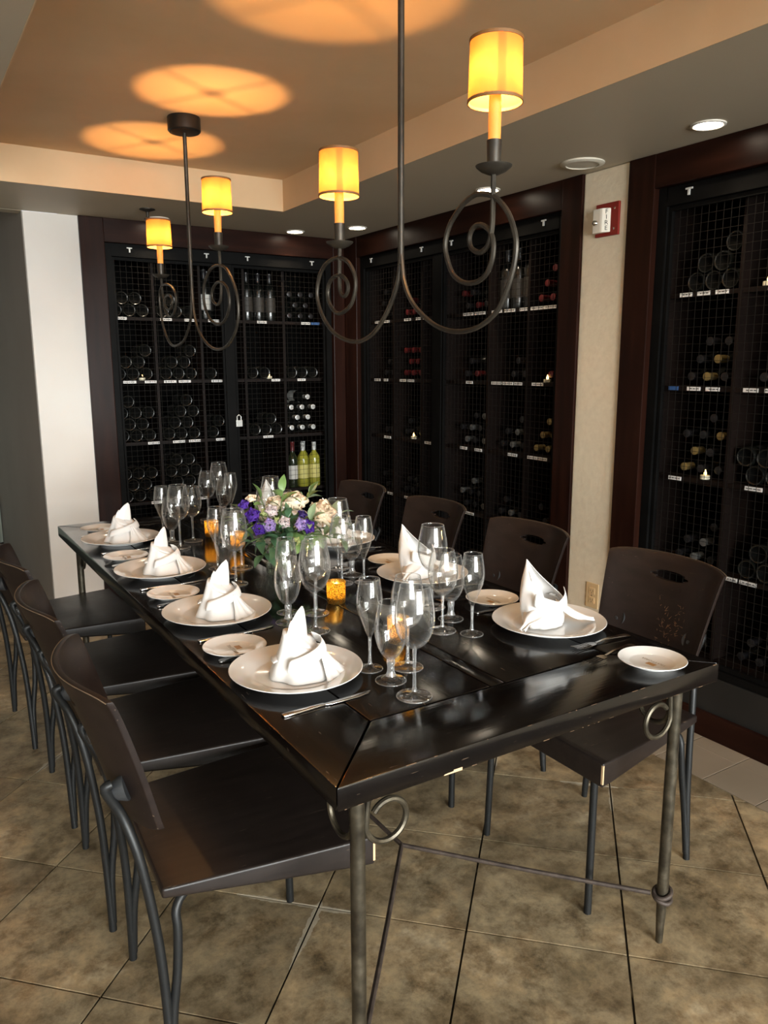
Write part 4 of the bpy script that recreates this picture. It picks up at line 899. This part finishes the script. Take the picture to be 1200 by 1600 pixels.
# cutlery, lying along local +x (handle at 0, tip at end)
def knife_tree():
    r = empty('table_knife')
    h_ = MB(); pts = [(0.0, 0.0062), (0.004, 0.0078), (0.03, 0.0072), (0.085, 0.0052), (0.098, 0.0050)]
    h_.prism([(x, -w_) for x, w_ in pts]+[(x, w_) for x, w_ in reversed(pts)], 0.0, 0.0052); h_.build('handle', 'steel', r, bevel=0.0018, smooth='auto')
    bp = [(0.098, -0.0045), (0.11, -0.0085), (0.18, -0.0095), (0.205, -0.006), (0.216, 0.003), (0.212, 0.0052), (0.098, 0.0045)]
    MB().prism(bp, 0.0015, 0.0032).build('blade', 'steel', r, bevel=0.0006, smooth='auto'); return r
def fork_tree():
    r = empty('table_fork'); h_ = MB()
    pts = [(0.0, 0.006), (0.005, 0.0085), (0.03, 0.0068), (0.085, 0.0030), (0.120, 0.0030)]
    def zc(x): return 0.0016+0.008*math.sin(min(1, x/0.13)*PI)*0.8
    for k in range(len(pts)-1):
        (x0, w0), (x1, w1) = pts[k], pts[k+1]
        a, b2 = zc(x0), zc(x1)
        h_.add([(x0,-w0,a),(x1,-w1,b2),(x1,w1,b2),(x0,w0,a),(x0,-w0,a+0.0025),(x1,-w1,b2+0.0025),(x1,w1,b2+0.0025),(x0,w0,a+0.0025)], [(0,3,2,1),(4,5,6,7),(0,1,5,4),(2,3,7,6)]+([(3,0,4,7)] if k == 0 else []))
    h_.build('handle', 'steel', r, smooth='auto')
    hd = MB(); 
    hd.prism([(0.118, -0.003), (0.128, -0.0105), (0.142, -0.0125), (0.142, 0.0125), (0.128, 0.0105), (0.118, 0.003)], 0.0025, 0.0048)
    for y in (-0.0108, -0.0036, 0.0036, 0.0108):
        hd.tube([(0.141, y, 0.0036), (0.165, y, 0.0028), (0.188, y, 0.0050), (0.194, y*0.98, 0.0068)], [0.0016, 0.0015, 0.0012, 0.0006], 5)
    hd.build('tines', 'steel', r, smooth='auto'); return r
KN = knife_tree(); FK = fork_tree(); kf_used = set()
def place_cut(proto, x, y, a, label, cat, grp):
    o = proto if proto.name not in kf_used else copy_tree(proto)
    kf_used.add(proto.name); o.location = (x, y, PZ+0.0004); o.rotation_euler = (0, 0, a); tag(o, label, cat, grp)
    return o
# napkins
def napkin_wrap(seed):
    g = random.Random(seed); ph = g.uniform(-0.3, 0.3); tw = g.uniform(-0.15, 0.15); lean = g.uniform(-0.1, 0.1)
    mb = MB()
    def body(u, v):
        th = u*2*PI*1.12; h_ = 0.082+0.022*math.cos(th-2.2)
        r = 0.070*(1-v)+0.034*v-0.006*math.sin(v*PI)*0.3 + 0.005*u
        r += (0.0050*math.sin(3*th+1.0+ph)+0.0035*math.sin(7*th+2*ph))*(1-0.7*v)
        z = v*h_
        return (r*1.08*math.cos(th)+0.004*v, r*0.92*math.sin(th)+0.010*v*v, z+0.0005)
    mb.grid(body, 54, 12)
    def cap(u, v):             # folded-in shoulder closing the wrap
        p = body(u, 1.0); c = Vector((0.004, 0.012, 0.088)); return tuple(Vector(p).lerp(c, v))
    mb.grid(cap, 54, 3)
    def spike(u, v):           # pointed rolled tip, two faces folded about its spine
        a = (u-0.5)*2; wv = 0.046*(1-v)**0.48*(0.70+1.1*v*(1-v))
        z = 0.050+0.104*v-0.012*abs(a)*(1-v)
        y = 0.012+0.018*v+0.012*abs(a)*(1-v*0.6); x = a*wv-0.006+0.030*v*v+lean*0.1*v
        return (x, y-0.010, z)
    mb.grid(spike, 12, 14)
    def spike2(u, v):
        a = (u-0.5)*2; wv = 0.028*(1-v)**0.6; return (a*wv-0.014+0.004*v, 0.014+0.012*v-0.006*abs(a), 0.055+0.072*v)
    mb.grid(spike2, 10, 10)
    def band(u, v):            # diagonal sash around the front
        th = -2.75+u*3.1; zc = 0.040+0.034*u+0.006*math.sin(u*PI); q = 0.013
        z = zc+(v-0.5)*2*q; t = min(max(z/0.085, 0), 1); r = 0.070*(1-t)+0.035*t+0.0068+0.002*math.sin(v*PI)
        return (r*1.10*math.cos(th), r*0.95*math.sin(th), z)
    mb.grid(band, 30, 4)
    def flap(u, v):            # triangular end hanging on the front right, spreading on the plate
        th = -1.25+(u-0.5)*0.95*(0.35+0.65*v); z = 0.066*(1-v)+0.0015; t = min(z/0.085, 1)
        r = 0.070*(1-t)+0.035*t+0.009+0.016*v**2+0.0035*math.sin(u*PI*6)*(0.3+0.7*v)
        return (r*1.08*math.cos(th)+0.008*v, r*0.95*math.sin(th), z)
    mb.grid(flap, 12, 10)
    def tail(u, v):            # back corner peeping out
        th = 2.5+(u-0.5)*0.7; r = 0.040+0.030*v; return (r*math.cos(th), r*math.sin(th), 0.048-0.010*v+0.010*math.sin(u*PI)*(1-v))
    mb.grid(tail, 8, 6)
    me = mb.mesh('napkin', 'napkin_cloth', smooth=True, weld=False); return me
def napkin_open(seed):
    g = random.Random(seed); mb = MB()
    def cone(u, v):            # rolled cuff, low at the front, leaf-tall at the back
        th = -PI/2+(u-0.5)*2*PI*1.08; back = (1-math.cos(th+PI/2))/2      # 0 front, 1 back
        h_ = 0.070+0.096*back**1.7
        r = 0.046+0.004*v+0.010*math.sin(v*PI)*back
        pinch = 1-0.94*(v**4)*back
        x = r*1.05*math.cos(th)*pinch; y = r*0.8*math.sin(th)+0.020*v*back
        return (x+0.003*math.sin(9*th)*(1-v), y, 0.002+v*h_+0.0*u)
    mb.grid(cone, 48, 16)
    def inner(u, v):
        a = (u-0.5)*2; wv = 0.024*(1-v)**0.75; return (a*wv-0.012, 0.016+0.014*v-0.012*abs(a)*(1-v), 0.05+0.095*v)
    mb.grid(inner, 12, 12)
    def fold(u, v):            # turned-down collar across the front
        th = -PI/2+(u-0.5)*2.5; z = 0.074+0.026*abs(u-0.5)*2-0.034*v; r = 0.046+0.006*math.sin(v*PI*0.5)
        return (r*1.06*math.cos(th), r*0.85*math.sin(th), z)
    mb.grid(fold, 22, 5)
    def wing(sg, ang, L, W, up):
        ca, sa = math.cos(ang), math.sin(ang)
        def f(u, v):
            s = v*L; wv = W*math.sin(min(1, 0.22+v*1.05)*PI*0.93)**0.8; a = (u-0.5)*2
            z = 0.050*(1-v)**1.6+up*math.sin(v*PI)+0.007*(1-a*a)*(1-0.3*v)+0.0085+0.004*math.sin(a*4+v*5)
            d = 0.024+s; return (d*ca-a*wv*sa, d*sa+a*wv*ca, z+0.010*max(0, v-0.55))
        return f
    mb.grid(wing(1, -0.75, 0.088, 0.030, 0.006), 12, 14); mb.grid(wing(-1, PI+0.25, 0.080, 0.026, 0.012), 12, 14)
    def tip(u, v):
        a = (u-0.5)*2; return (0.036+0.022*v, 0.012+a*0.010*(1-v), 0.070-0.004*v+0.004*math.sin(v*5))
    mb.grid(tip, 6, 6)
    return mb.mesh('napkin', 'napkin_cloth', smooth=True, weld=False)
SETS = [('L', 0.722, 1.530, 'nearest the camera, left side'), ('L', 0.722, 2.040, 'at second left place from the camera'), ('L', 0.722, 2.590, 'at third left place from the camera'), ('L', 0.728, 3.150, 'at the farthest left place'),
        ('R', 1.447, 1.468, 'nearest the camera, right side'), ('R', 1.440, 2.055, 'at second right place from the camera'), ('R', 1.447, 2.660, 'at third right place from the camera'), ('R', 1.447, 3.260, 'at the farthest right place')]
GPOS = {0: {'wine': (0.885, 1.290), 'goblet': (0.888, 1.388), 'flute': (0.884, 1.472), 'wine2': (0.963, 1.432)},
        1: {'wine': (0.898, 1.776), 'goblet': (0.866, 1.877), 'flute': (0.901, 1.958), 'wine2': (0.968, 1.909)},
        2: {'wine': (0.887, 2.318), 'goblet': (0.895, 2.424), 'flute': (0.906, 2.537), 'wine2': (0.981, 2.500)},
        3: {'wine': (0.897, 2.922), 'goblet': (0.895, 3.018), 'flute': (0.885, 3.105), 'wine2': (0.977, 3.008)},
        4: {'wine': (1.280, 1.776), 'goblet': (1.261, 1.660), 'flute': (1.233, 1.531), 'wine2': (1.183, 1.594)},
        5: {'wine': (1.262, 2.312), 'goblet': (1.258, 2.209), 'flute': (1.248, 2.113), 'wine2': (1.181, 2.140)},
        6: {'wine': (1.290, 2.935), 'goblet': (1.270, 2.830), 'flute': (1.262, 2.735), 'wine2': (1.190, 2.770)},
        7: {'wine': (1.275, 3.500), 'goblet': (1.262, 3.405), 'flute': (1.262, 3.320), 'wine2': (1.180, 3.398)}}
SIDE = {0: (0.662, 1.756), 1: (0.674, 2.292), 2: (0.672, 2.853), 3: (0.702, 3.42), 4: (1.463, 1.138), 5: (1.462, 1.722), 6: (1.457, 2.283), 7: (1.460, 2.93)}
for i, (sd, x, y, where) in enumerate(SETS):
    sg = 1 if sd == 'L' else -1; base = 0 if sd == 'L' else PI
    o = put('dinner_plate', plate_me, None, (x, y, PZ+0.0003)); tag(o, 'large white dinner plate under a folded napkin, ' + where, 'plate', 'white dinner plates')
    nm = napkin_wrap(10+i) if sd == 'L' else napkin_open(20+i)
    rot = (0.30, 0.15, 0.42, 0.05)[i] if sd == 'L' else (0.10, 0.35, 0.15, -0.1)[i-4]
    n = put('napkin', nm, None, (x+(0.012 if sd == 'L' else -0.012), y+(-0.006 if sd == 'L' else 0.004), PZ+0.0075), (0, 0, rot))
    md = n.modifiers.new('thickness', 'SOLIDIFY'); md.thickness = 0.0012; md.offset = 1
    sc_ = (1.0, 0.95, 0.97, 1.0)[i % 4]; n.scale = (sc_, sc_, 0.95) if sd == 'L' else (1.2, 1.15, 1.0)
    tag(n, ('white cloth napkin wrapped into a pointed fold, ' if sd == 'L' else 'white napkin with tall tip and side wings, ') + where, 'napkin', 'folded napkins')
    sx_, sy_ = SIDE[i]
    p = empty('side_plate', (sx_, sy_, PZ+0.0003), base); tag(p, 'small white side plate with brown square print, ' + where, 'side plate', 'small side plates')
    put('dish', side_me, p); put('lettering', word_me, p, (-0.006, 0.0, 0.0046), (0, 0, -PI/2)); put('logo', logo_me, p, (0.011, 0.006, 0.0043), (0, 0, -PI/2))
    place_cut(KN, x-sg*0.118, y-sg*0.180, base+0.04*sg, 'steel table knife beside dinner plate ' + where, 'knife', 'table knives')
    place_cut(FK, x-sg*0.122, y+sg*0.182-(0.012*sg), base-0.03, 'steel dinner fork next to the plate, ' + where, 'fork', 'table forks')
    if sd == 'R': place_cut(FK, x+0.075, y-0.225, base+0.13, 'steel outer fork next to the side plate, ' + where, 'fork', 'table forks')
    for k, (gx, gy) in GPOS[i].items(): place_glass(k, gx, gy, where)

# ------------------------------------------------------------------ votives and flowers
def make_votive():
    r = empty('votive_candle')
    MB().lathe([(0.001, 0.0), (0.026, 0.0), (0.0275, 0.003), (0.0285, 0.062), (0.0293, 0.064), (0.0285, 0.0655), (0.0272, 0.064), (0.0262, 0.006), (0.001, 0.005)], 28).build('holder', 'mercury_glass', r, smooth='auto')
    MB().lathe([(0.001, 0.0055), (0.022, 0.0055), (0.0225, 0.022), (0.001, 0.022)], 18).build('wax', 'tea_wax', r, smooth='auto')
    MB().lathe([(0.0005, 0.022), (0.0045, 0.027), (0.005, 0.033), (0.003, 0.041), (0.0004, 0.049)], 10).build('flame', 'flame', r, smooth=True)
    l = bpy.data.lights.new('candle_light', 'POINT'); l.energy = 0.16; l.color = (1.0, 0.70, 0.28); l.shadow_soft_size = 0.006
    lo = bpy.data.objects.new('candle_light', l); COL.objects.link(lo); lo.parent = r; lo.location = (0, 0, 0.056)
    return r
vt = make_votive()
VOT = [((1.068, 1.972), 'glowing gold mercury-glass votive standing alone right of the flowers'), ((1.040, 1.590), 'glowing gold votive behind the nearest left glasses'),
       ((1.080, 2.785), 'glowing gold votive just left of the flower vase'), ((1.072, 3.055), 'farthest glowing gold votive beyond the flower vase')]
for i, ((x, y), lab) in enumerate(VOT):
    o = vt if i == 0 else copy_tree(vt); o.location = (x, y, PZ+0.0003); tag(o, lab, 'candle', 'gold votive candles')

VX, VY = 1.062, 2.345
vz = empty('flower_vase', (VX, VY, PZ+0.0003)); tag(vz, 'clear glass cylinder vase holding the flowers on the table', 'vase')
MB().lathe([(0.001, 0.0), (0.050, 0.0), (0.052, 0.002), (0.053, 0.125), (0.0522, 0.126), (0.0510, 0.125), (0.050, 0.010), (0.001, 0.009)], 36).build('glass_body', 'vase_glass', vz, smooth='auto')
wt = MB().lathe([(0.001, 0.0095), (0.0495, 0.0095), (0.0505, 0.085), (0.001, 0.085)], 32).build('water', 'vase_glass', vz, smooth='auto')
g3 = random.Random(11)
# one leaf mesh, shared
def leaf_mesh(mat, L=1.0, W=0.42):
    def f(u, v):
        a = (u-0.5)*2; wv = W*0.5*math.sin(PI*(v**0.8))**0.9 if 0 < v < 1 else 0.0
        return (v*L, a*wv, 0.10*math.sin(v*PI)-0.10*v*v+0.10*abs(a)*wv*2)
    me = MB().grid(f, 4, 7).mesh('leaf', mat, smooth=True); return me
LEAF = {k: leaf_mesh(k) for k in ('leaf_mid', 'leaf_grey', 'leaf_dark')}
LEAF['round'] = leaf_mesh('leaf_grey', 1.0, 0.72); LEAF['roundmid'] = leaf_mesh('leaf_mid', 1.0, 0.62)
def orient(d, spin=0.0):
    d = Vector(d).normalized(); q = d.to_track_quat('X', 'Z'); return (q.to_matrix().to_4x4() @ Matrix.Rotation(spin, 4, 'X'))
def sprig(tip, kind, n, size, label):
    tip = Vector(tip); b0 = Vector((VX+g3.uniform(-0.02, 0.02), VY+g3.uniform(-0.02, 0.02), PZ+0.02))
    r = empty('foliage_sprig', b0); tag(r, label, 'foliage', 'foliage sprigs in the vase')
    rel = tip-b0; neck = Vector(((VX-b0.x)*0.4+rel.x*0.18, (VY-b0.y)*0.4+rel.y*0.18, 0.115)); path = spline([Vector((0,0,0)), neck, rel], 7)
    MB().tube(path, 0.0017, 5).build('stem', 'stem_green', r, smooth=True)
    m_ = len(path)
    for k in range(n):
        t = 0.60+0.42*k/max(1, n-1); i_ = min(int(t*(m_-1)), m_-1); p = path[i_]; d = (path[i_]-path[max(0, i_-1)]).normalized()
        side = d.cross(Vector((0, 0, 1))); side = side.normalized() if side.length > 1e-4 else Vector((1, 0, 0))
        aa = k*2.4+g3.uniform(-.4, .4); up2 = side.cross(d)
        dirn = d*0.55+(side*math.cos(aa)+up2*math.sin(aa))*0.85
        if k == n-1: dirn = d
        o = put('leaf', LEAF[kind], r); s_ = 1.25*size*g3.uniform(0.8, 1.15)
        o.matrix_local = Matrix.Translation(p) @ orient(dirn, g3.uniform(-.6, .6)) @ Matrix.Scale(s_, 4)
    return r
# bouquet points: (x, y, z)
SPR = [((0.905, 2.33, 0.965), 'leaf_mid', 7, 0.050), ((0.935, 2.30, 0.900), 'leaf_dark', 8, 0.055), ((0.985, 2.22, 0.885), 'leaf_dark', 8, 0.055), ((1.03, 2.20, 0.905), 'leaf_dark', 8, 0.050),
       ((1.075, 2.205, 0.890), 'roundmid', 7, 0.042), ((1.13, 2.21, 0.910), 'leaf_mid', 7, 0.050), ((1.175, 2.22, 0.905), 'round', 8, 0.044), ((1.225, 2.25, 0.925), 'round', 8, 0.044),
       ((1.265, 2.31, 0.950), 'leaf_grey', 8, 0.050), ((1.15, 2.30, 1.035), 'leaf_mid', 6, 0.055), ((1.06, 2.32, 1.045), 'leaf_mid', 7, 0.055), ((1.00, 2.36, 1.025), 'leaf_mid', 7, 0.048),
       ((1.20, 2.40, 1.015), 'leaf_grey', 7, 0.048), ((1.12, 2.48, 0.985), 'leaf_dark', 7, 0.05), ((0.98, 2.46, 0.965), 'leaf_dark', 7, 0.05), ((1.05, 2.26, 0.975), 'leaf_dark', 8, 0.050), ((1.13, 2.24, 0.965), 'leaf_grey', 8, 0.046), ((0.97, 2.27, 0.950), 'leaf_mid', 7, 0.042),
       ((1.24, 2.22, 0.885), 'leaf_grey', 7, 0.045), ((0.955, 2.25, 0.862), 'leaf_dark', 6, 0.05)]
LK = {'leaf_mid': 'mid green pointed leaves', 'leaf_dark': 'dark green pointed leaves', 'roundmid': 'mid green rounded leaves', 'round': 'grey-green rounded leaves', 'leaf_grey': 'grey-green narrow leaves'}
for (p, k, n, s_) in SPR:
    lr = 'far left' if p[0] < 0.95 else 'left' if p[0] < 1.02 else 'middle' if p[0] < 1.10 else 'right' if p[0] < 1.2 else 'far right'
    fb = 'front' if p[1] < 2.28 else 'back' if p[1] > 2.38 else 'side'; hl = 'low' if p[2] < 0.93 else 'high' if p[2] > 1.0 else 'mid-height'
    sprig(p, k, n, s_, 'foliage sprig with %s, %s %s %s of the bouquet' % (LK[k], hl, fb, lr))
# flowers: layered petals around a tight heart
def petal_mesh(mat, curl=0.35):
    def f(u, v):
        a = (u-0.5)*2; wv = 0.60*math.sqrt(max(0.0, 1-((v-0.55)/0.48)**2))+0.10*(1-v)
        return (a*wv, -0.42*a*a*math.sin(0.3+v*PI*0.5)+curl*max(0, v-0.72)**1.2*0.9, v-0.10*a*a*v)
    return MB().grid(f, 6, 6).mesh('petal', mat, smooth=True)
PET = {k: petal_mesh('petal_'+k) for k in ('cream', 'purple', 'lilac', 'pale', 'green', 'dark')}
def flower(name, kind, pos, R, layers, d, label, cat='flower'):
    pos = Vector(pos); r = empty(name, pos); tag(r, label, cat, 'flowers in the vase')
    d = Vector(d).normalized(); q = d.to_track_quat('Z', 'Y').to_matrix().to_4x4()
    base = Vector((VX, VY, PZ+0.03))-pos
    MB().tube(spline([Vector((0, 0, 0)), Vector((base.x*0.75, base.y*0.75, (PZ+0.13)-pos.z)), base], 5), 0.0018, 5).build('stem', 'stem_green', r, smooth=True)
    for li in range(layers):
        t = li/max(1, layers-1); n = 3 if li == 0 else (4 if li == 1 else 5)
        tilt = 0.02+0.52*t**1.3; rad = R*(0.16+0.30*t); sz = R*(1.15-0.05*t)
        for k in range(n):
            a = 2*PI*k/n+li*0.9+g3.uniform(-.1, .1)
            o = put('petal', PET[kind], r)
            o.matrix_local = q @ Matrix.Rotation(a, 4, 'Z') @ Matrix.Translation((0, rad*0.9, -R*0.55)) @ Matrix.Rotation(-tilt, 4, 'X') @ Matrix.Diagonal((sz*(0.95+0.75*t), sz, sz*0.92, 1))
    return r
FW = [('rose', 'cream', (1.180, 2.262, 0.975), 0.043, 6, (0.15, -0.85, 0.55), 'big cream rose at right front of the bouquet'),
      ('rose', 'cream', (1.108, 2.330, 1.012), 0.040, 6, (-0.1, -0.5, 0.9), 'cream rose at top middle of the bouquet'),
      ('rose', 'cream', (1.055, 2.360, 1.005), 0.033, 5, (-0.3, -0.3, 0.9), 'cream rose partly hidden at the top of the bouquet'),
      ('lisianthus', 'purple', (0.945, 2.300, 0.985), 0.0230, 4, (-0.4, -0.8, 0.4), 'deep purple bloom at far left of the bouquet'),
      ('lisianthus', 'purple', (0.935, 2.345, 1.012), 0.018, 3, (-0.6, -0.4, 0.6), 'deep purple bloom at upper left edge of bouquet'),
      ('lisianthus', 'purple', (0.955, 2.275, 0.945), 0.0218, 4, (-0.3, -0.9, 0.1), 'deep purple bloom low on the left of bouquet'),
      ('lisianthus', 'lilac', (0.985, 2.260, 0.955), 0.0218, 4, (-0.2, -0.95, 0.2), 'lilac bloom at lower left of the bouquet'),
      ('lisianthus', 'lilac', (1.078, 2.225, 0.953), 0.0207, 4, (0.1, -0.95, 0.25), 'lilac bloom in the middle front of the bouquet'),
      ('lisianthus', 'purple', (1.108, 2.228, 0.942), 0.0218, 4, (0.15, -0.95, 0.2), 'deep purple bloom in the middle front of the bouquet'),
      ('lisianthus_bud', 'dark', (1.098, 2.250, 0.980), 0.015, 3, (0.1, -0.6, 0.8), 'near-black purple bud in the middle of the bouquet'),
      ('lisianthus', 'pale', (1.030, 2.245, 0.962), 0.0196, 4, (-0.05, -0.9, 0.4), 'pale pink-lilac bloom left of the bouquet middle'),
      ('lisianthus', 'pale', (1.000, 2.275, 0.998), 0.0196, 4, (-0.1, -0.8, 0.6), 'pale pink-lilac bloom at upper left of bouquet'),
      ('rose_bud', 'cream', (0.955, 2.330, 1.035), 0.016, 3, (-0.3, -0.4, 0.9), 'cream bud sticking up at left top of bouquet'),
      ('bud', 'green', (0.983, 2.290, 0.992), 0.013, 3, (-0.2, -0.8, 0.5), 'yellow-green bud between the purple and pale blooms'),
      ('bud', 'green', (1.010, 2.255, 0.968), 0.011, 3, (0, -0.9, 0.4), 'yellow-green bud beside the pale blooms'),
      ('bud', 'green', (1.052, 2.205, 0.905), 0.013, 3, (0, -0.95, 0.1), 'yellow-green bud low at the vase rim')]
for f in FW: flower(*f)
